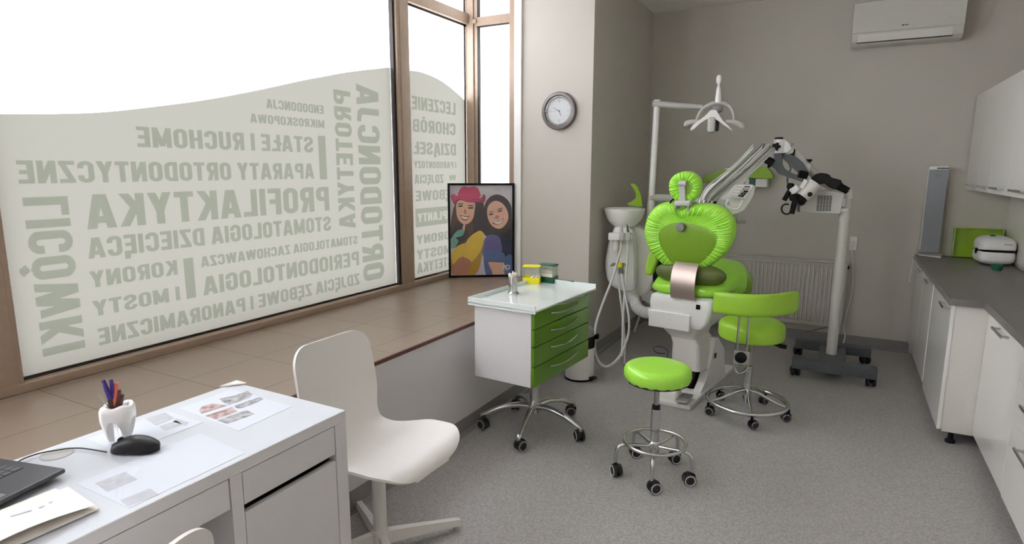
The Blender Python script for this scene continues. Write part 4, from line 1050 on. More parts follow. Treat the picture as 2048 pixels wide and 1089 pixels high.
part('column', t, 'chrome', lambda bm: lathe(bm, [(0, 0.075), (0.025, 0.075), (0.025, 0.14), (0.022, 0.145), (0.022, 0.285), (0.026, 0.29), (0.026, 0.305), (0.02, 0.31), (0, 0.31)], 28))
part('foot_ring', t, 'chrome', lambda bm: torus(bm, (0, 0, 0.083), 0.228, 0.0135, 80, 12))
for k in range(5):
    a = math.radians(-75 + 72 * k) - S2.rz; d = V((math.cos(a), math.sin(a), 0))
    part('leg', t, 'chrome', lambda bm: tube(bm, [d * r + V((0, 0, z)) for r, z in ((0.015, 0.150), (0.07, 0.140), (0.15, 0.105), (0.222, 0.084))], [0.012, 0.011, 0.009, 0.008], 10, 5))
    caster(t, d.x * 0.238, d.y * 0.238, a + (0.4, 2.0, 1.3, 2.6, 0.9)[k], 0.027, 0.075, 'chrome')
part('height_lever', t, 'black', lambda bm: tube(bm, [V((0.02, 0, 0.465)), V((0.12, -0.03, 0.462)), V((0.165, -0.04, 0.455)), V((0.195, -0.045, 0.452))], [0.005, 0.007, 0.014, 0.012], 10, 5))
# ================================================================ dental chair
FH = Fr((-0.85, 4.02, 0), math.radians(-9))
dc = thing('dental_chair', 'lime green covered dental patient chair seen from behind on a white base', 'dental chair', FH)
def P3(fr, pts, d): return [fr.at(x, y, d) for x, y in pts]
def rloft(bm, levels, bev=0.0):
    """levels: (z, x0, x1, y0, y1) rounded-rectangle sections"""
    rings = []
    for z, x0, x1, y0, y1 in levels:
        c = min(0.03, (x1 - x0) * 0.2, (y1 - y0) * 0.2); R = []
        for cx, cy, a0 in ((x1 - c, y1 - c, 0), (x0 + c, y1 - c, 90), (x0 + c, y0 + c, 180), (x1 - c, y0 + c, 270)):
            for q in range(5):
                a = math.radians(a0 + q * 22.5); R.append(V((cx + c * math.cos(a), cy + c * math.sin(a), z)))
        rings.append(R)
    loft(bm, rings)
def plate(bm):
    pts = [FH.atz(x, y, 0) for x, y in ((1380, 822), (1306, 807))]
    c = FH.atz(1449, 768, 0); c.x = 0.150
    pts += [V((pts[1].x - 0.02, c.y - 0.05, 0)), V((pts[1].x, c.y + 0.35, 0)), V((c.x, c.y + 0.35, 0)), c]
    prism(bm, pts, (0, 0, 0.028), 0.006)
part('base_plate', dc, 'white', plate)
def wedge(bm):
    q = [FH.atx(x, y, 0.152) for x, y in ((1385, 820), (1398, 795), (1410, 766), (1418, 743), (1425, 712), (1431, 677), (1437, 675), (1449, 697), (1450, 745), (1449, 767))]
    prism(bm, [V((0.100, p.y, max(p.z, 0.004))) for p in q], (0.052, 0, 0), 0.005)
part('base_cover', dc, 'white', wedge)
def switch(fr, x, y, d, name='switch', s=0.013):
    p = fr.at(x, y, d)
    o = part(name, dc, 'black', lambda bm: box(bm, (p.x - s, p.y - 0.004, p.z - s * 1.15), (p.x + s, p.y + 0.004, p.z + s * 1.15), 0.002))
    return o
part('lift_housing', dc, 'offwhite', lambda bm: rloft(bm, [(0.165, -0.065, 0.135, -0.10, 0.20), (0.33, -0.065, 0.120, -0.10, 0.20), (0.372, -0.085, 0.085, -0.09, 0.20), (0.44, -0.155, 0.110, -0.11, 0.20), (0.46, -0.165, 0.12, -0.12, 0.20)]), sharp=22)
part('lift_core', dc, 'black', lambda bm: rloft(bm, [(0.028, -0.04, 0.085, -0.06, 0.16), (0.17, -0.04, 0.085, -0.06, 0.16)]))
for s in (-0.02, 0.012, 0.044):
    part('lift_rib', dc, 'grey', lambda bm: box(bm, (s, -0.075, 0.05), (s + 0.014, -0.06, 0.165), 0.002))
part('seat_carrier', dc, 'white', lambda bm: rloft(bm, [(0.455, -0.20, 0.150, -0.12, 0.22), (0.50, -0.215, 0.185, -0.135, 0.24), (0.60, -0.22, 0.205, -0.14, 0.25), (0.645, -0.215, 0.20, -0.13, 0.25), (0.66, -0.19, 0.18, -0.10, 0.24)]), sharp=24)
part('carrier_panel', dc, 'white', lambda bm: box(bm, (-0.212, -0.150, 0.435), (0.070, -0.130, 0.545), 0.006))
switch(FH, 1396, 615, -0.141)
def sw2(bm):
    p = FH.atx(1431, 712, 0.153); box(bm, (0.148, p.y - 0.020, p.z - 0.016), (0.1555, p.y + 0.014, p.z + 0.018), 0.002)
part('switch', dc, 'black', sw2)
# foot pedal
def ped(bm):
    a, b, c, d = [FH.atz(x, y, 0.045) for x, y in ((1349, 804), (1366, 789), (1387, 793), (1372, 809))]
    prism(bm, [a, b, c, d], (0, 0, 0.012), 0.003)
part('foot_pedal', dc, 'steel', ped, label='brushed steel foot pedal')
def pedh(bm):
    a = FH.atz(1338, 795, 0.03)
    rloft(bm, [(0.026, a.x - 0.075, a.x + 0.065, a.y - 0.03, a.y + 0.10), (0.06, a.x - 0.06, a.x + 0.055, a.y - 0.02, a.y + 0.09), (0.075, a.x - 0.03, a.x + 0.045, a.y + 0.0, a.y + 0.07)])
part('pedal_housing', dc, 'white', pedh)

# seat with its cover, seat pad coloured as shaded, armrest
def seatloft(bm, rows, n=36):
    rings = []
    for y, hw, z0, z1, cx in rows:
        R = []; cz = (z0 + z1) / 2; hz = (z1 - z0) / 2
        for j in range(n):
            a = 2 * PI * j / n; ca, sa = math.cos(a), math.sin(a)
            R.append(V((cx + hw * math.copysign(abs(ca) ** 0.62, ca), y + 0.0 * sa, cz + hz * math.copysign(abs(sa) ** 0.72, sa))))
        rings.append(R)
    loft(bm, rings)
part('seat', dc, 'cover', lambda bm: seatloft(bm, [(-0.125, 0.11, 0.685, 0.705, 0.00), (-0.118, 0.17, 0.668, 0.722, -0.01), (-0.085, 0.212, 0.655, 0.735, -0.01), (0.0, 0.242, 0.650, 0.760, 0.0), (0.12, 0.262, 0.655, 0.800, 0.0), (0.26, 0.270, 0.665, 0.838, 0.0), (0.38, 0.252, 0.68, 0.850, 0.0), (0.48, 0.218, 0.70, 0.842, 0.0), (0.56, 0.17, 0.72, 0.82, 0.0)]))
part('leg_rest', dc, 'cover', lambda bm: seatloft(bm, [(0.50, 0.15, 0.70, 0.81, 0.0), (0.75, 0.15, 0.66, 0.77, 0.0), (0.95, 0.14, 0.56, 0.68, 0.0), (1.08, 0.10, 0.48, 0.58, 0.0)]))
part('seat_pad', dc, 'shaded_pad', lambda bm: sell(bm, (0.012, -0.030, 0.795), (0.236, 0.080, 0.076), 2.2, 40, 16), label='olive rear of the seat, darkened as if shaded')
part('cover_flap', dc, 'cover', lambda bm: seatloft(bm, [(0.17, 0.02, 0.70, 0.76, 0.235), (0.22, 0.036, 0.645, 0.79, 0.240), (0.30, 0.038, 0.640, 0.80, 0.243), (0.36, 0.02, 0.69, 0.78, 0.238)], 24))
ar = FH.at(1302, 521, 0.12)
part('armrest', dc, 'green', lambda bm: prism(bm, [FH.at(x, y, 0.02) for x, y in ((1307, 489), (1317, 497), (1314, 525), (1303, 552), (1290, 551), (1289, 535), (1295, 510))], (0, 0.24, 0), 0.018, 3), label='green padded armrest on the left')
part('armrest_side', dc, 'black', lambda bm: prism(bm, [FH.at(x, y, 0.05) for x, y in ((1318, 500), (1330, 530), (1318, 566), (1306, 570), (1304, 552), (1315, 525))], (0, 0.16, 0), 0.01, 2))
part('armrest_bracket', dc, 'black', lambda bm: tube(bm, [V((ar.x + 0.02, 0.10, ar.z - 0.06)), V((ar.x + 0.055, 0.08, ar.z - 0.07)), V((-0.14, 0.04, 0.70))], 0.024, 10))
# backrest
FBk = FH.sub((0, -0.06, 1.0), rx=math.radians(13))
outl = [(1365, 418), (1354, 410), (1340, 406.5), (1322, 408), (1306, 418), (1295, 435), (1289.6, 459), (1293, 481), (1303, 503), (1319, 521), (1338, 537), (1356, 545), (1377, 547), (1399, 543), (1415, 536), (1433, 525), (1452, 508), (1465, 487), (1470.5, 463), (1467, 442), (1455, 425), (1437, 414), (1415, 409), (1395, 409), (1378, 412)]
oc = catmull([FBk.at(x, y, 0) for x, y in outl], 8, True)
random.seed(11)
ph = [random.uniform(0, 6.28) for _ in range(6)]
def rip(i, q, n):
    a = 2 * PI * i / n
    s = math.sin(74 * a + 2.5 * math.sin(3 * a + ph[0]) + ph[1]) * (0.6 + 0.4 * math.sin(7 * a + ph[2])) + 0.6 * math.sin(113 * a + ph[3])
    return s * {1: 0.0014, 2: 0.0042, 3: 0.0045, 4: 0.0030, 5: 0.0012}.get(q, 0.0)
big = catmull([FBk.at(x, y, 0) for x, y in outl], 22, True)
part('backrest', dc, 'cover', lambda bm: pillow(bm, big, [(0.08, -0.034), (0.665, -0.036), (0.69, -0.043), (0.80, -0.046), (0.91, -0.040), (0.975, -0.020), (1.0, 0.012), (0.985, 0.045), (0.93, 0.07), (0.75, 0.085), (0.1, 0.09)], rip), FBk, 'lime stretch cover with gathered wrinkles around the back', 60)
inn = [(1316.7, 472), (1322, 459), (1339.5, 448.5), (1362, 445), (1388, 448.5), (1414, 459), (1430, 473), (1432, 487), (1425, 503.7), (1408, 522), (1391, 534), (1370, 537), (1350, 534), (1334, 516), (1322, 495)]
part('back_shell', dc, 'olive', lambda bm: pillow(bm, catmull([FBk.at(x, y, -0.05) for x, y in inn], 8, True), [(0.05, -0.060), (0.6, -0.058), (0.9, -0.052), (1.0, -0.044), (1.0, -0.03), (0.1, -0.03)]), FBk, 'olive green back shell')
def seam(bm):
    tube(bm, catmull([FBk.at(x, y, -0.05) + V((0, 0.004, 0)) for x, y in inn], 6, True), 0.0022, 8, 1, True)
part('cover_hem', dc, 'cover', seam, FBk, 'elastic hem of the cover')
kp = FBk.at(1362.5, 453.5, -0.06)
part('lock_knob', dc, 'midgrey', lambda bm: lathe(bm, [(0, 0), (0.028, 0), (0.030, 0.006), (0.028, 0.020), (0.024, 0.024), (0, 0.024)], 28, Matrix.Translation(kp) @ Matrix.Rotation(PI / 2, 4, 'X')), FBk)
# curved steel bracket
def strap(bm):
    L = [(-0.105, 0.875), (-0.128, 0.855), (-0.150, 0.82), (-0.163, 0.775), (-0.166, 0.725), (-0.158, 0.68), (-0.146, 0.652), (-0.12, 0.648)]
    C_ = catmull([V((0, y, z)) for y, z in L], 5); x0, x1 = FH.at(1344, 560, -0.15).x, FH.at(1392, 560, -0.15).x
    rings = []
    for i, p in enumerate(C_):
        d = (C_[min(i + 1, len(C_) - 1)] - C_[max(i - 1, 0)]).normalized(); n = V((0, d.z, -d.y)) * 0.006
        tp = 0.012 * (i / len(C_))
        rings.append([p - n + V((x0 - tp * 0.3, 0, 0)), p - n + V((x1 + tp * 0.2, 0, 0)), p + n + V((x1 + tp * 0.2, 0, 0)), p + n + V((x0 - tp * 0.3, 0, 0))])
    loft(bm, rings)
part('back_bracket', dc, 'strap', strap, label='curved brushed steel bracket')
# headrest
FHd = FH.sub((0, -0.115, 1.34), rx=math.radians(8))
hc = (1371, 373); hol = [(hc[0] + 31.5 * math.cos(a) * (1 + 0.05 * math.sin(a)), hc[1] - 30 * math.copysign(abs(math.sin(a)) ** 0.92, math.sin(a)) + (3 if math.sin(a) < 0 else 0)) for a in [2 * PI * k / 28 for k in range(28)]]
hbig = catmull([FHd.at(x, y, 0) for x, y in hol], 12, True)
def rip2(i, q, n):
    a = 2 * PI * i / n
    return (math.sin(30 * a + 1.5 * math.sin(2 * a)) + 0.5 * math.sin(47 * a)) * {1: 0.0012, 2: 0.0034, 3: 0.0036, 4: 0.002}.get(q, 0)
part('headrest', dc, 'cover', lambda bm: pillow(bm, hbig, [(0.08, -0.022), (0.42, -0.024), (0.46, -0.030), (0.74, -0.038), (0.94, -0.026), (1.0, 0.0), (0.98, 0.03), (0.85, 0.05), (0.5, 0.058), (0.06, 0.06)], rip2), FHd, 'wrinkled lime headrest cover', 60)
part('headrest_shell', dc, 'olive', lambda bm: pillow(bm, catmull([FHd.at(1376 + 13 * math.cos(a), 377 - 17 * math.sin(a), -0.03) for a in [2 * PI * k / 16 for k in range(16)]], 4, True), [(0.06, -0.034), (0.8, -0.033), (1.0, -0.026), (0.9, -0.02)]), FHd, 'dark green headrest shell')
def hbar(bm):
    b = [FHd.at(x, y, -0.05) for x, y in ((1357, 362), (1369, 362), (1371, 408), (1358.5, 408))]
    prism(bm, b, (0, 0.024, 0), 0.005)
part('headrest_bar', dc, 'grey', hbar, FHd)
part('headrest_hinge', dc, 'grey', lambda bm: cyl(bm, FHd.at(1350.5, 407, -0.045), FHd.at(1381, 407, -0.045), 0.019, seg=20), FHd)
part('headrest_pivot', dc, 'grey', lambda bm: cyl(bm, FHd.at(1358, 367, -0.045), FHd.at(1373, 367, -0.045), 0.017, seg=18), FHd)
for x in (1353, 1378):
    part('headrest_lug', dc, 'midgrey', lambda bm: box(bm, FHd.at(x - 4.5, 424, -0.058), FHd.at(x + 4.5, 405, -0.02), 0.003), FHd)
part('headrest_post', dc, 'olive', lambda bm: box(bm, FHd.at(1359, 424, -0.035), FHd.at(1376, 411, 0.0), 0.004), FHd)
part('power_cable', dc, 'black', lambda bm: tube(bm, [FHd.at(x, y, -0.01) for x, y in ((1359, 393), (1350, 396), (1343, 402), (1338, 410))], 0.005, 8), FHd)

# ================================================================ dental unit: tower, spittoon, pole
FU = facing(-1.30, 4.60)
du = thing('dental_unit', 'white dental unit tower with spittoon bowl, hoses and tall pole beside the patient chair', 'dental unit', FU)
sh = [(1231, 452), (1222, 470), (1214, 500), (1210, 529), (1213, 556), (1223, 574), (1242, 583), (1262, 585), (1272, 575), (1274, 540), (1273, 495), (1268, 462), (1252, 452)]
part('tower_shell', du, 'white', lambda bm: pillow(bm, catmull([FU.at(x, y, -0.06) for x, y in sh], 5, True), [(0.05, -0.085), (0.8, -0.08), (0.95, -0.062), (1.0, -0.03), (1.0, 0.08), (0.96, 0.10), (0.1, 0.11)]))
bk = [(1255, 452), (1285, 456), (1304, 480), (1311, 515), (1311, 548), (1303, 578), (1285, 592), (1260, 590), (1243, 575), (1240, 480)]
part('tower_core', du, 'offwhite', lambda bm: pillow(bm, catmull([FU.at(x, y, 0.04) for x, y in bk], 5, True), [(0.05, -0.01), (0.85, -0.005), (0.97, 0.012), (1.0, 0.04), (1.0, 0.14), (0.94, 0.17), (0.1, 0.18)]))
bc = FU.at(1249, 418, 0.0)
def bowl(bm):
    z = bc.z; lathe(bm, [(0, z - 0.155), (0.035, z - 0.15), (0.09, z - 0.128), (0.130, z - 0.085), (0.152, z - 0.03), (0.157, z), (0.153, z + 0.004), (0.146, z - 0.002), (0.135, z - 0.03), (0.09, z - 0.055), (0.03, z - 0.066), (0, z - 0.068)], 56, Matrix.Translation((bc.x, 0, 0)))
part('spittoon_bowl', du, 'ceramic', bowl)
part('bowl_neck', du, 'grey', lambda bm: lathe(bm, [(0.055, bc.z - 0.20), (0.06, bc.z - 0.15), (0.05, bc.z - 0.13), (0, bc.z - 0.13)], 28, Matrix.Translation((bc.x + 0.02, 0, 0))))
cupf = [(1262, 367.5), (1270, 368.5), (1276, 375), (1281, 388), (1284.5, 402), (1285, 413), (1272, 413.5), (1256, 411), (1255, 407), (1266, 403), (1272, 399), (1273.5, 390), (1270.5, 380), (1266.5, 374), (1261.5, 372.5)]
part('cup_filler', du, 'limeplastic', lambda bm: prism(bm, [FU.at(x, y, -0.02) for x, y in cupf], (0, 0.055, 0), 0.006), label='curved lime green cup filler')
part('hose_holder', du, 'white', lambda bm: box(bm, FU.at(1216, 481, -0.17), FU.at(1266, 466, -0.09), 0.008))
for x in (1243, 1256):
    part('hose_clip', du, 'grey', lambda bm: box(bm, FU.at(x - 5, 482, -0.19), FU.at(x + 5, 464, -0.165), 0.004))
part('nozzle', du, 'grey', lambda bm: tube(bm, [FU.at(x, y, -0.178) for x, y in ((1243, 481), (1243, 466), (1243, 452))], [0.011, 0.012, 0.009], 12))
part('nozzle', du, 'darkgrey', lambda bm: tube(bm, [FU.at(x, y, -0.178) for x, y in ((1256, 481), (1256, 465), (1254, 450))], [0.010, 0.010, 0.004], 12))
part('holder_cup', du, 'offwhite', lambda bm: cyl(bm, FU.at(1232, 502, -0.12), FU.at(1232, 480, -0.12), 0.024, 0.026))
part('connector_slot', du, 'midgrey', lambda bm: prism(bm, [FU.at(x, y, -0.088) for x, y in ((1219, 534), (1224, 527), (1236, 525), (1250, 527), (1254, 533), (1236, 531))], (0, 0.012, 0)))
part('connector', du, 'yellow', lambda bm: sell(bm, tuple(FU.at(1240, 531, -0.095)), (0.020, 0.018, 0.022), 2.5, 16, 10), label='yellow hose connector')
for x in (1237, 1243):
    part('hose_sleeve', du, 'midgrey', lambda bm: cyl(bm, FU.at(x, 548, -0.105), FU.at(x, 536, -0.10), 0.010, seg=14))
HZ = [('hose', [(1243, 482), (1240, 505), (1224, 560), (1204, 612), (1191, 655), (1190, 700), (1198, 724), (1212, 734), (1228, 726), (1241, 711), (1250, 692)], 0.0095, -0.178),
      ('hose', [(1256, 482), (1254, 530), (1249, 590), (1246, 640), (1245, 690), (1243, 712), (1250, 690), (1257, 668), (1258, 640), (1252, 600), (1243, 548)], 0.0085, -0.165),
      ('hose', [(1237, 548), (1239, 580), (1244, 620), (1248, 660), (1250, 695), (1249, 728)], 0.008, -0.12)]
for nm, pts, r, d in HZ:
    part(nm, du, 'hose', lambda bm: tube(bm, [FU.at(x, y, d - 0.46 * max(0, (y - 490) / 245) + 0.012 * math.sin(i)) for i, (x, y) in enumerate(pts)], r, 12, 6))
def corr(bm):
    P = catmull([FU.at(x, y, d) for x, y, d in ((1268, 596, 0.02), (1272, 612, -0.02), (1284, 623, -0.06), (1300, 626, -0.09), (1334, 626, -0.16))], 14)
    k = len(P); x = None; rings = []
    for i in range(k):
        d = (P[min(i + 1, k - 1)] - P[max(i - 1, 0)]).normalized()
        if x is None: x, y = frame_of(d)
        else: x = (x - d * x.dot(d)).normalized(); y = d.cross(x)
        r = 0.042 + (0.0035 if i % 2 else -0.001) * (1 if i > 14 else 0)
        rings.append([P[i] + (x * math.cos(2 * PI * j / 20) + y * math.sin(2 * PI * j / 20)) * r for j in range(20)])
    loft(bm, rings)
part('corrugated_pipe', du, 'white', corr, sharp=25)
part('pipe_elbow', du, 'white', lambda bm: tube(bm, [FU.at(x, y, d) for x, y, d in ((1262, 575, 0.03), (1264, 590, 0.03), (1268, 603, 0.01))], [0.062, 0.058, 0.046], 18))
part('support_beam', du, 'grey', lambda bm: prism(bm, [FU.at(x, y, 0.02) for x, y in ((1280, 578), (1296, 577), (1332, 604), (1332, 622), (1318, 620), (1284, 601))], (0, 0.07, 0), 0.008))
part('support_leg', du, 'steel', lambda bm: cyl(bm, FU.at(1290, 600, 0.10), FU.at(1268, 664, 0.10), 0.011, seg=12))
part('pole', du, 'white', lambda bm: lathe(bm, [(0, 0.85), (0.030, 0.85), (0.030, 1.19), (0.026, 1.22), (0.024, 1.235), (0.0235, 1.98), (0.020, 1.988), (0, 1.988)], 32, Matrix.Translation((-0.012, 0.10, 0)) @ Matrix.Rotation(math.radians(1.0), 4, 'Y')))
def armU(bm):
    a = FU.at(1306, 208, 0.10); b = FU.at(1405, 215, 0.02)
    tube(bm, [a, (a + b) / 2, b], [0.026, 0.022, 0.018], 16, 4)
part('lamp_arm', du, 'grey', armU)
part('tray_arm', du, 'grey', lambda bm: tube(bm, [FU.at(1300, 396, 0.10), FU.at(1350, 397, 0.12), FU.at(1395, 400, 0.10), FU.at(1445, 420, 0.02)], 0.030, 14, 4))

# ================================================================ operating lamp
FL = facing(-0.83, 4.50)
ol = thing('operating_lamp', 'pale dental operating lamp with arched handles hanging over the patient chair', 'lamp', FL)
LA = lambda x, y, d=0.0: FL.at(x, y, d)
part('finial', ol, 'white', lambda bm: sell(bm, tuple(LA(1438, 159)), (0.018, 0.018, 0.030), 2.6, 20, 12))
part('stem', ol, 'white', lambda bm: tube(bm, [LA(1438, 168), LA(1437.6, 172), LA(1437.5, 176), LA(1437, 190), LA(1436, 206)], [0.010, 0.007, 0.014, 0.019, 0.024], 18, 4))
part('arch', ol, 'grey', lambda bm: tube(bm, [LA(x, y, d) for x, y, d in ((1391, 244, -0.02), (1396, 232, -0.01), (1406, 218, 0), (1422, 208.5, 0), (1440, 206.5, 0), (1456, 211, 0), (1466, 224, -0.01), (1468, 242, -0.02))], [0.010, 0.013, 0.016, 0.020, 0.020, 0.018, 0.015, 0.010], 14, 5, flat=0.7))
part('joint', ol, 'midgrey', lambda bm: sell(bm, tuple(LA(1435, 217, 0.02)), (0.038, 0.04, 0.032), 2.4, 24, 12))
wing = [(1417, 223), (1424, 219), (1432, 219.5), (1436, 224), (1438, 233), (1445, 241), (1456, 250), (1466, 262), (1460, 260), (1447, 248), (1434, 240), (1424, 236), (1412, 238), (1399, 246), (1389, 257), (1383, 262), (1380, 259), (1386, 250), (1398, 240), (1410, 234), (1415, 229)]
part('lamp_body', ol, 'white', lambda bm: prism(bm, [LA(x, y, -0.06) for x, y in wing], (0, 0.09, 0), 0.010))
part('light_head', ol, 'grey', lambda bm: box(bm, LA(1414, 265, -0.075), LA(1432, 236, 0.03), 0.018, 4))
part('reflector', ol, 'darkgrey', lambda bm: box(bm, LA(1430, 262, -0.02), LA(1439, 240, 0.06), 0.012, 3))
for pts in ([(1371, 253), (1374, 247), (1384, 244), (1398, 243)], [(1484, 257), (1482, 251), (1470, 245), (1452, 243)]):
    part('handle', ol, 'grey', lambda bm: tube(bm, [LA(x, y, -0.03) for x, y in pts], [0.012, 0.020, 0.016, 0.010], 12, 5))

# ================================================================ instrument delivery console
FT = facing(-0.62, 4.42)
it = thing('instrument_console', 'white dental instrument console with keypad and five hoses on whip arms', 'instrument console', FT)
TA = lambda x, y, d=0.0: FT.at(x, y, d)
bodyp = [(1403, 398), (1406, 384), (1415, 371), (1432, 366), (1455, 367), (1476, 369), (1507, 370), (1512, 375), (1507, 390), (1499, 405), (1490, 421), (1474, 428), (1456, 432), (1444, 424), (1430, 414), (1414, 411)]
part('housing', it, 'white', lambda bm: prism(bm, [TA(x, y, 0.0) for x, y in bodyp], (0, 0.18, 0), 0.012, 3))
part('side_panel', it, 'grey', lambda bm: prism(bm, [TA(x, y, -0.03) for x, y in ((1437, 398), (1452, 400), (1443, 420), (1456, 431), (1446, 428), (1428, 416))], (0, 0.05, 0), 0.004))
kq = [(1472, 371), (1505, 373), (1487, 396), (1457, 392)]
def keypad(bm):
    prism(bm, [TA(x, y, d) for (x, y), d in zip(((1470, 369.5), (1507, 371.5), (1489, 398), (1454, 394)), (-0.010, -0.010, -0.055, -0.055))], (0, 0.06, 0.0), 0.004)
part('keypad_panel', it, 'white', keypad)
def kp_(u, v, lift=0.002):
    a, b, c, d = [TA(x, y, e) for (x, y), e in zip(kq, (-0.010, -0.010, -0.055, -0.055))]
    p = a + (b - a) * u; q = d + (c - d) * u; n = (b - a).cross(d - a).normalized()
    if n.y > 0: n = -n
    return p + (q - p) * v + n * lift
def quadp(bm, u0, v0, u1, v1, l=0.0025): 
    a = [kp_(u0, v0, l), kp_(u1, v0, l), kp_(u1, v1, l), kp_(u0, v1, l)]; n = (a[1] - a[0]).cross(a[3] - a[0]).normalized()
    if n.y > 0: n = -n
    prism(bm, a, n * 0.0012)
part('keypad', it, 'grey', lambda bm: quadp(bm, 0.03, 0.10, 0.95, 0.98, 0.001))
part('display', it, 'ink', lambda bm: quadp(bm, 0.55, 0.03, 0.90, 0.12))
for u0, v0, u1, v1 in ((0.72, 0.42, 0.86, 0.58), (0.88, 0.42, 0.99, 0.58), (0.66, 0.62, 0.80, 0.78), (0.83, 0.62, 0.96, 0.78), (0.62, 0.82, 0.76, 0.97), (0.80, 0.82, 0.95, 0.97)):
    part('button', it, 'black', lambda bm: quadp(bm, u0, v0, u1, v1, 0.0028))
for q in range(3): part('indicator', it, 'ink', lambda bm: quadp(bm, 0.60 + 0.13 * q, 0.27, 0.66 + 0.13 * q, 0.34, 0.0028))
for q in range(3): part('label_field', it, 'offwhite', lambda bm: quadp(bm, 0.06, 0.20 + 0.26 * q, 0.52, 0.40 + 0.26 * q, 0.0022))
part('handle', it, 'white', lambda bm: tube(bm, [TA(x, y, -0.085) for x, y in ((1458, 400), (1453, 406), (1455, 414), (1466, 418), (1477, 417), (1483, 409), (1485, 400))], 0.009, 10, 6))
part('cross_bar', it, 'offwhite', lambda bm: cyl(bm, TA(1461, 413, -0.06), TA(1478, 413, -0.06), 0.006, seg=12))
hz = [[(1398, 411), (1404, 391), (1420, 369), (1463, 336), (1497, 302), (1505, 292)],
      [(1406, 411), (1413, 392), (1434, 369), (1474, 338), (1513, 300), (1524, 289)],
      [(1413, 411), (1421, 394), (1446, 371), (1484, 341), (1526, 300), (1536, 290)],
      [(1420, 412), (1430, 394), (1460, 368), (1489, 343), (1532, 304), (1541, 294)],
      [(1427, 412), (1436, 396), (1466, 370), (1500, 338), (1530, 312), (1545, 298)]]
for i, P in enumerate(hz):
    d0 = -0.055 + 0.012 * i
    part('hose', it, 'hosegrey' if i % 2 else 'hose', lambda bm: tube(bm, [TA(x, y, d0) for x, y in P] + [TA(P[-1][0] + 4, P[-1][1] + 1, d0 + 0.02), TA(P[-1][0] + 1, P[-1][1] + 9, d0 + 0.035)], 0.0055, 10, 6))
    part('whip_arm', it, 'white', lambda bm: tube(bm, [TA(P[0][0] + 7, P[0][1] - 1, d0 + 0.035), TA(P[1][0] + 9, P[1][1] + 1, d0 + 0.04), TA(P[2][0] + 9, P[2][1] + 3, d0 + 0.045), TA((P[2][0] + P[4][0]) / 2 + 7, (P[2][1] + P[4][1]) / 2 + 2, d0 + 0.045), TA(P[5][0] + 1, P[5][1] + 6, d0 + 0.035)], [0.016, 0.020, 0.016, 0.009, 0.005], 12, 4))
    b, a = TA(*P[0], d0), TA(*P[1], d0)
    part('handpiece', it, 'black' if i == 4 else 'steel', lambda bm: tube(bm, [b + (b - a) * 0.15, b, b + (a - b) * 0.55], [0.010, 0.013, 0.009], 12, 4))
for a, b in (((1420, 366), (1474, 369)), ((1452, 334), (1490, 341)),):
    pass
part('hose_guide', it, 'grey', lambda bm: tube(bm, [TA(1450, 338, 0.0), TA(1478, 340, 0.0), TA(1502, 337, 0.02)], 0.006, 8))
part('small_tray', it, 'steel', lambda bm: box(bm, (TA(1462, 450, 0).x, 0.10, TA(1475, 450, 0.1).z), (TA(1492, 450, 0).x, 0.34, TA(1475, 450, 0.1).z + 0.008), 0.003))
part('tray_stem', it, 'grey', lambda bm: cyl(bm, (TA(1470, 450, 0).x, 0.17, TA(1475, 450, 0.1).z), (TA(1470, 450, 0).x, 0.15, TA(1475, 425, 0.1).z), 0.012, seg=12))

# ================================================================ wall holders behind the console
BW = Fr((0, YB, 0))
def dome(pts, label, y=-0.14, th=0.14):
    P = [WORLD.at(px, py, YB + y) for px, py in pts]
    bm = newbm(); prism(bm, P, (0, th, 0), 0.006)
    return tag(mk('dispenser_cover', bm, 'limeplastic'), label, 'wall dispenser')
dome([(1403, 366), (1407, 356), (1416, 349), (1432, 344), (1448, 339.5), (1466, 337), (1480, 342), (1486, 352), (1486, 364)], 'domed lime green wall dispenser behind the hoses on the left', -0.14)
dome([(1494, 357), (1500, 346), (1508, 337), (1520, 333.5), (1533, 335), (1541, 343), (1546.5, 352), (1545, 357), (1538, 358)], 'domed lime green wall dispenser at the right of the hoses above a glove box', -0.14)
fr = Fr(tuple(WORLD.at(1514, 373, YB - 0.05))); t = thing('glove_box', 'white and teal glove box mounted on the back wall under the green dispenser', 'glove box', fr)
q = [WORLD.at(x, y, YB - 0.12) for x, y in ((1490, 374), (1535, 358))]
part('box', t, 'offwhite', lambda bm: box(bm, (q[0].x, YB - 0.12, q[0].z), (q[1].x, YB, q[1].z), 0.003), WORLD)
e = [WORLD.at(x, 365, YB - 0.122).x for x in (1498, 1511)]
part('printed_band', t, 'teal', lambda bm: box(bm, (e[0], YB - 0.1215, q[0].z + 0.002), (e[1], YB - 0.119, q[1].z - 0.001)), WORLD, 'dark teal printed band')

# ================================================================ microscope on a wheeled stand
FMr = Fr((0.012, 4.95, 0)); FM = facing(0.012, 4.95)
ms = thing('operating_microscope', 'dental microscope with white head and black eyepiece arm on a grey wheeled stand', 'microscope', FMr)
MA = lambda x, y, d=0.0: FM.at(x, y, d)
part('base', ms, 'darkgrey', lambda bm: (box(bm, (-0.245, -0.325, 0.062), (0.285, -0.235, 0.135), 0.006), box(bm, (-0.260, 0.225, 0.062), (0.265, 0.300, 0.135), 0.006), box(bm, (-0.085, -0.24, 0.070), (0.095, 0.23, 0.120), 0.004)))
for x, y, a in ((-0.215, -0.285, 0.3), (0.255, -0.285, 0.1), (0.238, 0.265, 0.4), (-0.235, 0.265, 0.2)):
    caster(ms, x, y, a, 0.036, 0.075, None)
part('pole', ms, 'polewhite', lambda bm: lathe(bm, [(0, 0.118), (0.036, 0.118), (0.036, 1.285), (0.030, 1.30), (0, 1.30)], 32))
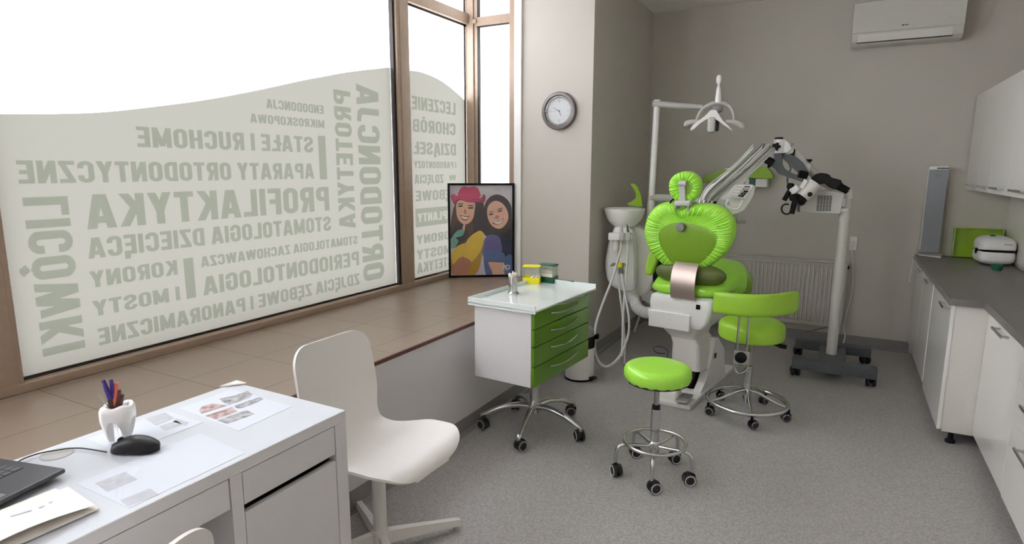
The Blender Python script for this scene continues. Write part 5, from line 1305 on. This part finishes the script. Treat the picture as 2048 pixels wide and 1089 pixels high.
part('pole_head', ms, 'polewhite', lambda bm: prism(bm, [MA(x, y, -0.03) for x, y in ((1686, 399), (1688, 372), (1706, 374), (1705, 398))], (0, 0.06, 0), 0.004), FM)
part('lamp_box', ms, 'polewhite', lambda bm: prism(bm, [MA(x, y, -0.075) for x, y in ((1599, 425), (1606, 393), (1640, 385), (1645, 380), (1688, 386), (1689, 390), (1680, 428))], (0, 0.13, 0), 0.006), FM)
def grille(bm):
    for r in range(12):
        for c in range(5):
            u0 = (c + 0.08) / 5; u1 = (c + 0.90) / 5; v0 = (r + 0.15) / 12; v1 = (r + 0.80) / 12
            f = lambda u, v: MA(1635 + 30 * u - 3 * v, 391 + 31.5 * v + 0.5 * u, -0.0755)
            prism(bm, [f(u0, v0), f(u1, v0), f(u1, v1), f(u0, v1)], (0, -0.001, 0))
part('vent_grille', ms, 'ink', grille, FM)
part('box_clip', ms, 'grey', lambda bm: box(bm, MA(1682, 414, -0.07), MA(1692, 396, -0.03), 0.004), FM)
part('clamp_arm', ms, 'white', lambda bm: cyl(bm, MA(1678, 421, -0.05), MA(1694, 421, -0.03), 0.014, seg=14), FM)
part('boom', ms, 'polewhite', lambda bm: tube(bm, [MA(x, y, d) for x, y, d in ((1576, 297, -0.14), (1600, 318, -0.10), (1625, 345, -0.05), (1655, 368, -0.02), (1692, 386, 0.0))], [0.050, 0.036, 0.032, 0.032, 0.030], 16, 5), FM, 'white boom')
part('boom_joint', ms, 'white', lambda bm: lathe(bm, [(0, 0), (0.038, 0), (0.040, 0.005), (0.040, 0.090), (0.036, 0.096), (0, 0.096)], 32, Matrix.Translation(MA(1557.5, 306.5, -0.17))), FM)
part('joint_cap', ms, 'black', lambda bm: cyl(bm, MA(1557.5, 282, -0.17), MA(1558, 275, -0.17), 0.028), FM)
part('joint_housing', ms, 'white', lambda bm: prism(bm, [MA(x, y, -0.19) for x, y in ((1561, 281), (1572, 280.5), (1580, 288), (1583, 297), (1575, 306), (1562, 306))], (0, 0.08, 0), 0.008), FM)
def star(bm):
    c = MA(1552, 293.5, -0.225); n = 30
    prism(bm, [c + V(((0.026 + 0.006 * math.cos(5 * a)) * math.cos(a), 0, (0.026 + 0.006 * math.cos(5 * a)) * math.sin(a))) for a in [2 * PI * i / n for i in range(n)]], (0, 0.03, 0), 0.003)
part('star_knob', ms, 'black', star, FM)
part('bracket', ms, 'black', lambda bm: prism(bm, [MA(x, y, -0.17) for x, y in ((1566, 302), (1576, 297), (1582, 301), (1588, 297), (1591, 300), (1589, 312), (1580, 309), (1574, 307), (1568, 308))], (0, 0.04, 0), 0.003), FM)
def limb(bm, pts, w, d, th):
    P = [MA(x, y, d) for x, y in pts]; k = len(P); L, R = [], []
    for i in range(k):
        t_ = (P[min(i + 1, k - 1)] - P[max(i - 1, 0)]).normalized(); n = V((-t_.z, 0, t_.x)); L.append(P[i] + n * w[i]); R.append(P[i] - n * w[i])
    prism(bm, L + R[::-1], (0, th, 0), 0.004)
part('grey_arm', ms, 'darkgrey', lambda bm: limb(bm, [(1556, 307), (1556.5, 318), (1554, 330), (1562, 343), (1578, 350), (1606, 360)], [0.028, 0.025, 0.030, 0.024, 0.018, 0.016], -0.185, 0.035), FM)
part('grey_arm', ms, 'darkgrey', lambda bm: limb(bm, [(1563, 308), (1578, 316), (1597, 333), (1612, 351)], [0.016, 0.032, 0.034, 0.022], -0.165, 0.05), FM)
part('grey_arm', ms, 'darkgrey', lambda bm: limb(bm, [(1556, 334), (1546, 329), (1540, 324)], [0.022, 0.020, 0.018], -0.185, 0.035), FM)
part('side_knob', ms, 'black', lambda bm: cyl(bm, MA(1547, 327, -0.17), MA(1532, 319, -0.17), 0.030, 0.026, 20), FM)
part('side_knob', ms, 'black', lambda bm: cyl(bm, MA(1541, 333, -0.17), MA(1536, 331, -0.17), 0.014, seg=14), FM)
part('arm_knob', ms, 'black', lambda bm: cyl(bm, MA(1598, 348, -0.20), MA(1614, 351, -0.18), 0.026, seg=18), FM)
part('lock_lever', ms, 'offwhite', lambda bm: prism(bm, [MA(x, y, -0.12) for x, y in ((1607, 330), (1616, 326), (1622, 330), (1618, 348), (1614, 351))], (0, 0.04, 0), 0.004), FM)
part('lever_tip', ms, 'black', lambda bm: prism(bm, [MA(x, y, -0.13) for x, y in ((1611, 319), (1624, 318.5), (1623, 323), (1619, 325.5))], (0, 0.05, 0), 0.003), FM)
part('signal_cable', ms, 'darkgrey', lambda bm: tube(bm, [MA(x, y, -0.16) for x, y in ((1570, 318), (1577, 325), (1581, 338), (1576, 352), (1575, 365), (1580, 375))], 0.006, 8), FM)
# head
ax0, ax1 = MA(1629, 366, -0.16), MA(1602, 397, -0.19); hd = (ax1 - ax0).normalized()
part('head', ms, 'offwhite', lambda bm: (cyl(bm, ax0, ax0 + hd * 0.02, 0.052, 0.056, 28), cyl(bm, ax0 + hd * 0.02, ax0 + (ax1 - ax0) * 0.92, 0.056, 0.052, 28)), FM)
part('objective', ms, 'black', lambda bm: (cyl(bm, ax0 + (ax1 - ax0) * 0.92, ax0 + (ax1 - ax0) * 1.16, 0.040, 0.045, 24), cyl(bm, ax0 + (ax1 - ax0) * 1.16, ax0 + (ax1 - ax0) * 1.30, 0.045, 0.036, 24)), FM)
part('head_cover', ms, 'white', lambda bm: prism(bm, [MA(x, y, -0.235) for x, y in ((1609, 358), (1615, 362), (1607, 379), (1598, 375))], (0, 0.05, 0), 0.004), FM)
part('head_knob', ms, 'black', lambda bm: cyl(bm, MA(1620, 389, -0.245), MA(1620, 389, -0.20), 0.016, seg=20), FM)
part('beam_block', ms, 'white', lambda bm: box(bm, (-0.03, -0.03, -0.022), (0.03, 0.03, 0.022), 0.006, Mx=Matrix.Translation(MA(1589.5, 379.5, -0.21)) @ Matrix.Rotation(math.radians(-38), 4, 'Y')), FM)
part('grip_mount', ms, 'black', lambda bm: sell(bm, tuple(MA(1581, 373, -0.20)), (0.026, 0.025, 0.024), 2.4, 18, 10), FM)
part('grip', ms, 'black', lambda bm: tube(bm, [MA(x, y, -0.21) for x, y in ((1583, 376), (1577, 386), (1568, 401))], [0.016, 0.018, 0.016], 14, 4), FM)
part('grip_mount', ms, 'black', lambda bm: sell(bm, tuple(MA(1589, 396, -0.23)), (0.034, 0.03, 0.028), 2.4, 18, 10), FM)
part('grip', ms, 'black', lambda bm: tube(bm, [MA(x, y, -0.24) for x, y in ((1592, 394), (1588, 410), (1583.5, 428))], [0.017, 0.020, 0.017], 14, 4), FM)
part('loop_cable', ms, 'rubber', lambda bm: tube(bm, [MA(1573 + 10 * math.cos(a), 418.5 - 10 * math.sin(a) * (1.0), -0.215) for a in [math.radians(60 + 27 * k) for k in range(10)]] + [MA(1584, 417, -0.22)], 0.006, 8), FM)
part('lower_bracket', ms, 'darkgrey', lambda bm: prism(bm, [MA(x, y, -0.17) for x, y in ((1594, 410), (1600, 408), (1599, 425), (1594, 423))], (0, 0.03, 0), 0.003), FM)
bino = [(1619, 363), (1624, 354), (1632, 348), (1642, 346), (1655, 348), (1661, 352), (1661, 357), (1668, 356.5), (1683, 361), (1683, 369), (1689, 370), (1690, 375), (1697, 377.5), (1697.5, 384), (1692, 388), (1685, 383), (1678, 382), (1664, 378), (1653, 372), (1650, 366), (1642, 367), (1636, 372)]
part('binocular_arm', ms, 'black', lambda bm: prism(bm, [MA(x, y, -0.20) for x, y in bino], (0, 0.07, 0), 0.006), FM, 'black binocular eyepiece arm')
for d in (-0.215, -0.135):
    part('eyepiece', ms, 'black', lambda bm: cyl(bm, MA(1678, 371, d), MA(1696, 382.5, d), 0.020, 0.024, 18), FM)

# ================================================================ radiator, socket, cables, air conditioner
FR = Fr((-0.43, YB - 0.05, 0.155)); rd = thing('radiator', 'white ribbed panel radiator under the back wall behind the stool', 'radiator', FR)
RX0, RX1, RZ0, RZ1 = -0.955, 0.072, 0.155, 0.715
def panelr(bm):
    n = 31; w = (RX1 - RX0) / n; P = []
    for i in range(n):
        x = RX0 + i * w
        for s, d in ((0.0, 0.0), (0.12, 0.0), (0.24, 0.010), (0.70, 0.010), (0.82, 0.0)): P.append((x + s * w, -d))
    P.append((RX1, 0.0))
    ring = lambda z, k: [V((x, YB - 0.075 + y * k, z)) for x, y in P] + [V((RX1, YB - 0.060, z)), V((RX0, YB - 0.060, z))]
    loft(bm, [ring(RZ0 + 0.004, 0.0), ring(RZ0 + 0.030, 0.0), ring(RZ0 + 0.050, 1.0), ring(RZ1 - 0.055, 1.0), ring(RZ1 - 0.035, 0.0), ring(RZ1 - 0.004, 0.0)])
part('front_panel', rd, 'radiator', panelr, WORLD, sharp=25)
part('top_grille', rd, 'radiator', lambda bm: box(bm, (RX0, YB - 0.082, RZ1 - 0.014), (RX1, YB - 0.016, RZ1), 0.004), WORLD)
def slots(bm):
    for i in range(40):
        x = RX0 + 0.015 + i * (RX1 - RX0 - 0.03) / 40; box(bm, (x, YB - 0.0835, RZ1 - 0.0165), (x + 0.014, YB - 0.075, RZ1 - 0.012))
part('grille_slots', rd, 'midgrey', slots, WORLD)
for x in (RX0 - 0.001, RX1 - 0.004): part('side_cover', rd, 'radiator', lambda bm: box(bm, (x, YB - 0.080, RZ0), (x + 0.005, YB - 0.016, RZ1 - 0.006), 0.002), WORLD)
part('back_panel', rd, 'offwhite', lambda bm: box(bm, (RX0 + 0.01, YB - 0.035, RZ0 + 0.01), (RX1 - 0.01, YB - 0.022, RZ1 - 0.02)), WORLD)
for x in (-0.8, -0.1): part('wall_bracket', rd, 'grey', lambda bm: box(bm, (x, YB - 0.023, RZ0 + 0.05), (x + 0.03, YB - 0.001, RZ1 - 0.06)), WORLD)
part('valve', rd, 'black', lambda bm: cyl(bm, (RX1 + 0.001, YB - 0.045, RZ1 - 0.045), (RX1 + 0.014, YB - 0.045, RZ1 - 0.045), 0.014, seg=14), WORLD)

s0, s1 = WORLD.at(1698, 500, YB), WORLD.at(1715, 474, YB)
FS = Fr(((s0.x + s1.x) / 2, YB, s0.z)); t = thing('wall_socket', 'white wall socket with plug beside the microscope pole', 'socket', FS)
part('plate', t, 'white', lambda bm: box(bm, (s0.x, YB - 0.012, s0.z), (s1.x, YB, s1.z), 0.004), WORLD)
part('plug', t, 'offwhite', lambda bm: cyl(bm, ((s0.x * 0.65 + s1.x * 0.35), YB - 0.045, s0.z * 0.55 + s1.z * 0.45), ((s0.x * 0.65 + s1.x * 0.35), YB - 0.01, s0.z * 0.55 + s1.z * 0.45), 0.022, seg=18), WORLD)
def cable(pts, m, label, r=0.004):
    bm = newbm(); tube(bm, pts, r, 8, 8); return tag(mk('power_cable', bm, m), label, 'cable')
W = WORLD.at
cable([W(1702, 487, YB - 0.04), W(1704, 510, YB - 0.02), W(1706, 560, YB - 0.015), W(1703, 590, YB - 0.015), W(1698, 610, YB - 0.015), W(1690, 640, YB - 0.03), W(1687, 660, YB - 0.05), W(1690, 673, YB - 0.09), V((0.085, YB - 0.16, 0.006))], 'offwhite', 'white cable hanging from the wall socket down to the floor')
fl = WORLD.atz(1604, 676, 0.006)
cable([V((0.03, 5.04, 0.32)), V((-0.05, 5.25, 0.24)), V((-0.13, 5.45, 0.16)), V((fl.x + 0.03, fl.y - 0.02, 0.06)), V((fl.x, fl.y - 0.05, 0.006))], 'hosegrey', 'thin grey cable trailing from the microscope pole to the floor', 0.0035)

cable([WORLD.atz(x, y, 0.006) for x, y in ((1345, 735), (1335, 716), (1336, 702), (1326, 695), (1312, 694), (1307, 699), (1314, 706), (1330, 708))], 'darkgrey', 'thin dark cable looping on the floor behind the round stool', 0.004)
ax, bx = WORLD.at(1702, 80, YB - 0.17).x, WORLD.at(1929, 60, YB - 0.17).x
FAc = Fr(((ax + bx) / 2, YB, 2.42)); t = thing('air_conditioner', 'white wall mounted split air conditioner high on the back wall', 'air conditioner', FAc)
def acbody(bm):
    prof = [(0, 2.405), (-0.12, 2.408), (-0.165, 2.435), (-0.182, 2.490), (-0.184, 2.70), (-0.165, 2.725), (0, 2.730)]
    prism(bm, [V((ax, YB + y, z)) for y, z in prof], (bx - ax, 0, 0), 0.012, 3)
part('body', t, 'acwhite', acbody, WORLD)
part('front_panel', t, 'acwhite', lambda bm: box(bm, (ax + 0.004, YB - 0.192, 2.492), (bx - 0.004, YB - 0.180, 2.712), 0.004), WORLD)
part('louver_shade', t, 'ink', lambda bm: box(bm, (ax + 0.040, YB - 0.158, 2.423), (bx - 0.065, YB - 0.146, 2.434), Mx=None), WORLD)  # dark strip painted in for the shade beside the louver
part('louver', t, 'offwhite', lambda bm: prism(bm, [V((ax + 0.044, YB + y, z)) for y, z in ((-0.155, 2.430), (-0.176, 2.482), (-0.184, 2.482), (-0.165, 2.428))], (bx - ax - 0.112, 0, 0), 0.002), WORLD)
def aclogo(bm):
    a = WORLD.at(1806, 50, YB - 0.1925); b = WORLD.at(1820, 49, YB - 0.1925)
    lathe(bm, [(0, 0), (0.006, 0), (0.006, 0.001), (0, 0.001)], 14, Matrix.Translation(a) @ Matrix.Rotation(PI / 2, 4, 'X'))
    x = a.x + 0.009
    for w_ in (0.005, 0.004, 0.006, 0.004, 0.005):
        box(bm, (x, YB - 0.1935, a.z - 0.004), (x + w_ - 0.0012, YB - 0.192, a.z + 0.004)); x += w_ + 0.001
part('logo', t, 'ink', aclogo, WORLD, 'small dark maker mark')
part('sensor_window', t, 'clockface', lambda bm: sell(bm, tuple(WORLD.at(1901, 32, YB - 0.1915)), (0.008, 0.002, 0.008), 2, 14, 6), WORLD)

# ================================================================ right hand side: base cabinets, worktop, wall cabinets
XF, XN, YS, ZB, ZW = 0.548, 0.700, 3.835, 0.088, 0.772
bar_h = lambda bm, x, y0, y1, z: (box(bm, (x - 0.034, y0, z - 0.006), (x - 0.026, y1, z + 0.006), 0.002), box(bm, (x - 0.030, y0 + 0.012, z - 0.004), (x, y0 + 0.022, z + 0.004)), box(bm, (x - 0.030, y1 - 0.022, z - 0.004), (x, y1 - 0.012, z + 0.004)))
def cabinet(y0, y1, xf, zb, label, doors=(), drawers=(), side=True):
    fr = Fr(((xf + XR) / 2, (y0 + y1) / 2, 0)); t = thing('base_cabinet', label, 'cabinet', fr, 'base cabinets under the grey worktop')
    part('body', t, 'carcass', lambda bm: box(bm, (xf + 0.019, y0 + 0.001, zb + 0.004), (XR - 0.002, y1 - 0.001, ZW), 0.001), WORLD)
    for a, b, h0, h1, hz, z0 in doors:
        d = part('door', t, 'gloss', lambda bm: box(bm, (xf, a + 0.002, z0), (xf + 0.018, b - 0.002, ZW - 0.006), 0.0015), WORLD)
        part('handle', d, 'steel', lambda bm: bar_h(bm, xf, h0, h1, hz), WORLD)
    for z0, z1, h0, h1, hz in drawers:
        d = part('drawer', t, 'gloss', lambda bm: box(bm, (xf, y0 + 0.002, z0 + 0.0015), (xf + 0.018, y1 - 0.002, z1 - 0.0015), 0.0015), WORLD)
        part('handle', d, 'steel', lambda bm: bar_h(bm, xf, h0, h1, hz), WORLD)
    for x in (xf + 0.07, XR - 0.08):
        for y in (y0 + 0.05, y1 - 0.05):
            part('adjustable_foot', t, 'black', lambda bm: lathe(bm, [(0, 0), (0.024, 0), (0.025, 0.012), (0.014, 0.022), (0.012, zb + 0.004), (0, zb + 0.004)], 18, Matrix.Translation((x, y, 0))), WORLD)
    return t
cabinet(5.16, YB - 0.004, XF, ZB + 0.004, 'far base cabinet with one glossy door against the back wall', [(5.16, YB - 0.01, 5.18, 5.36, 0.742, ZB + 0.006)])
cabinet(4.62, 5.16, XF, ZB + 0.004, 'glossy base cabinet second from the back wall', [(4.64, 5.16, 4.68, 4.86, 0.742, ZB + 0.006)])
cabinet(YS, 4.62, XF, ZB - 0.02, 'deeper base cabinet at the worktop step, its white side and black foot facing the room', [(YS + 0.035, 4.60, 3.90, 4.09, 0.735, ZB - 0.020)])
cabinet(3.14, YS, XN, ZB, 'shallower base cabinet with a wide glossy door just in front of the worktop step', [(3.14, YS - 0.005, 3.36, 3.565, 0.728, ZB)])
cabinet(2.42, 3.14, XN, ZB - 0.008, 'glossy three drawer base cabinet at the right edge of the room', (), [(ZB - 0.008, 0.432, 2.66, 2.92, 0.385), (0.432, 0.602, 2.66, 2.92, 0.562), (0.602, ZW - 0.006, 2.66, 2.92, 0.725)])
bm = newbm()
prism(bm, [V((x, y, ZW)) for x, y in ((XF - 0.022, YB - 0.002), (XF - 0.022, YS - 0.028), (XN - 0.024, YS - 0.028), (XN - 0.024, 2.30), (XR - 0.013, 2.30), (XR - 0.013, YB - 0.002))], (0, 0, 0.038), 0.003)
tag(mk('worktop', bm, 'worktop'), 'long grey stepped laminate worktop along the right wall', 'worktop')
M['worktop_edge'] = M['worktop']
def upper(y0, y1, h0, h1, label):
    fr = Fr((0.95, (y0 + y1) / 2, 1.325)); t = thing('wall_cabinet', label, 'cabinet', fr, 'white wall cabinets over the worktop')
    part('body', t, 'carcass', lambda bm: box(bm, (0.819, y0 + 0.001, 1.328), (XR - 0.001, y1 - 0.001, 2.005), 0.001), WORLD)
    d = part('door', t, 'satin', lambda bm: box(bm, (0.80, y0 + 0.0012, 1.325), (0.818, y1 - 0.0012, 2.008), 0.001), WORLD)
    part('handle', d, 'steel', lambda bm: bar_h(bm, 0.80, h0, h1, 1.362), WORLD)
upper(5.29, YB - 0.012, 5.34, 5.50, 'white wall cabinet door nearest the back wall')
upper(4.86, 5.29, 4.92, 5.08, 'white wall cabinet second from the back wall')
upper(4.33, 4.86, 4.42, 4.68, 'white wall cabinet third from the back wall')
upper(3.75, 4.33, 3.88, 4.16, 'white wall cabinet cut off at the right edge')

# tall purifier on the back wall
ua, ub = WORLD.at(1849, 420, YB - 0.105).x - 0.0, WORLD.at(1889, 420, YB - 0.105).x
FUv = Fr(((ua + ub) / 2, YB - 0.05, 0.835)); t = thing('air_purifier', 'tall slim blue grey air purifier column on the back wall above the worktop', 'air purifier', FUv)
part('housing', t, 'white', lambda bm: box(bm, (ua, YB - 0.10, 0.84), (ub, YB - 0.004, 1.495), 0.012, 3), WORLD)
part('front_panel', t, 'bluegrey', lambda bm: box(bm, (ua + 0.002, YB - 0.110, 0.842), (ub - 0.003, YB - 0.098, 1.470), 0.004), WORLD, 'blue grey front panel')
part('top_slot', t, 'ink', lambda bm: box(bm, (ua + 0.050, YB - 0.106, 1.476), (ub - 0.004, YB - 0.098, 1.484)), WORLD)
def pur(bm):
    p = WORLD.at(1872, 352, YB - 0.111); box(bm, (p.x, YB - 0.1112, p.z - 0.004), (p.x + 0.008, YB - 0.1095, p.z + 0.004), 0.002)
    x = p.x + 0.011
    for w_ in (0.006, 0.005, 0.007, 0.004, 0.006): box(bm, (x, YB - 0.1112, p.z - 0.003), (x + w_ - 0.0015, YB - 0.1095, p.z + 0.003)); x += w_
part('logo', t, 'midgrey', pur, WORLD, 'small grey maker mark')
part('wall_mount', t, 'grey', lambda bm: box(bm, (ua + 0.03, YB - 0.02, 1.0), (ub - 0.03, YB, 1.3)), WORLD)
bm = newbm(); pts = [WORLD.atz(x, y, ZW + 0.039) for x, y in ((1836, 511), (1845, 507), (1886, 509), (1882, 517))]
prism(bm, pts, (0, 0, 0.010), 0.003); FPd = tag(mk('flat_charger', bm, 'white'), 'flat white pad lying on the worktop below the air purifier', 'charger')
cable([WORLD.atz(1845, 508, ZW + 0.046), WORLD.atz(1834, 509, ZW + 0.05), WORLD.atz(1826, 512, ZW + 0.042), V((0.51, 5.60, 0.76)), V((0.505, 5.62, 0.60))], 'white', 'white cable running off the worktop corner', 0.003)

# small white steriliser case
sc_ = WORLD.atz(1985, 520, ZW + 0.038); SZ = ZW + 0.038
FSt = Fr((0.962, 5.37, SZ), math.radians(4)); t = thing('sterilizer', 'white rounded table top sterilizer case with a dark seam on the worktop', 'sterilizer', FSt)
part('lower_case', t, 'white', lambda bm: sell(bm, (0, 0, 0.062), (0.108, 0.13, 0.060), 4.2, 40, 18, pz=3.0))
part('seam', t, 'black', lambda bm: sell(bm, (0.004, -0.002, 0.105), (0.108, 0.130, 0.012), 4.4, 40, 8, pz=4))
part('lid', t, 'white', lambda bm: sell(bm, (0, 0, 0.135), (0.107, 0.129, 0.068), 4.2, 40, 18, pz=2.7))
part('latch', t, 'black', lambda bm: sell(bm, (-0.104, -0.02, 0.092), (0.010, 0.016, 0.022), 3, 14, 8))
part('vent_cap', t, 'darkgrey', lambda bm: sell(bm, (-0.025, -0.03, 0.203), (0.016, 0.020, 0.006), 2.5, 16, 8))
def stl(bm):
    box(bm, (0.022, -0.1305, 0.150), (0.031, -0.127, 0.156), 0.001, Mx=None)
    for i in range(6): box(bm, (0.034 + i * 0.006, -0.1295, 0.150), (0.0385 + i * 0.006, -0.126, 0.155))
part('logo', t, 'midgrey', stl, label='small grey maker mark')
# green tray standing behind
bm = newbm()
FG = Fr((0.93, YB - 0.06, SZ))
t = thing('green_tray', 'lime green translucent tray leaning on the back wall behind the sterilizer', 'tray', FG)
M['greenclear'] = mat('translucent lime plastic', srgb(150, 186, 50), 0.25, noise=0.03)
part('base', t, 'greenclear', lambda bm: box(bm, (-0.170, 0.018, 0.004), (0.130, 0.028, 0.225), 0.003, Mx=Matrix.Rotation(math.radians(-6), 4, 'X')))
part('rim', t, 'greenclear', lambda bm: [box(bm, lo, hi, 0.003, Mx=Matrix.Rotation(math.radians(-6), 4, 'X')) for lo, hi in (((-0.170, -0.025, 0.004), (-0.162, 0.028, 0.225)), ((0.122, -0.025, 0.004), (0.130, 0.028, 0.225)), ((-0.17, -0.025, 0.217), (0.13, 0.028, 0.225)), ((-0.17, -0.025, 0.004), (0.13, 0.028, 0.012)))])
cp_ = WORLD.atz(1994, 540, SZ)
fr = Fr(tuple(cp_)); t = thing('rubber_cup', 'small dark green cup on the worktop in front of the sterilizer', 'cup', fr)
part('cup', t, 'darkgreen', lambda bm: lathe(bm, [(0, 0), (0.026, 0), (0.032, 0.012), (0.034, 0.034), (0.031, 0.034), (0.028, 0.012), (0, 0.006)], 28))
# ================================================================ daylight
w = bpy.data.worlds.new('overcast sky'); bpy.context.scene.world = w; w.use_nodes = True
bg = w.node_tree.nodes['Background']; bg.inputs['Color'].default_value = (0.965, 0.98, 1.05, 1); bg.inputs['Strength'].default_value = 9.2
sc = bpy.context.scene
sc.view_settings.view_transform = 'Standard'; sc.view_settings.look = 'None'; sc.view_settings.gamma = 1.0; sc.view_settings.exposure = 0.0
sc.view_settings.use_curve_mapping = False
sc.cycles.use_denoising = True
sc.cycles.max_bounces = 14; sc.cycles.diffuse_bounces = 8; sc.cycles.glossy_bounces = 5; sc.cycles.transmission_bounces = 6; sc.cycles.transparent_max_bounces = 24
sc.cycles.caustics_reflective = False; sc.cycles.caustics_refractive = False
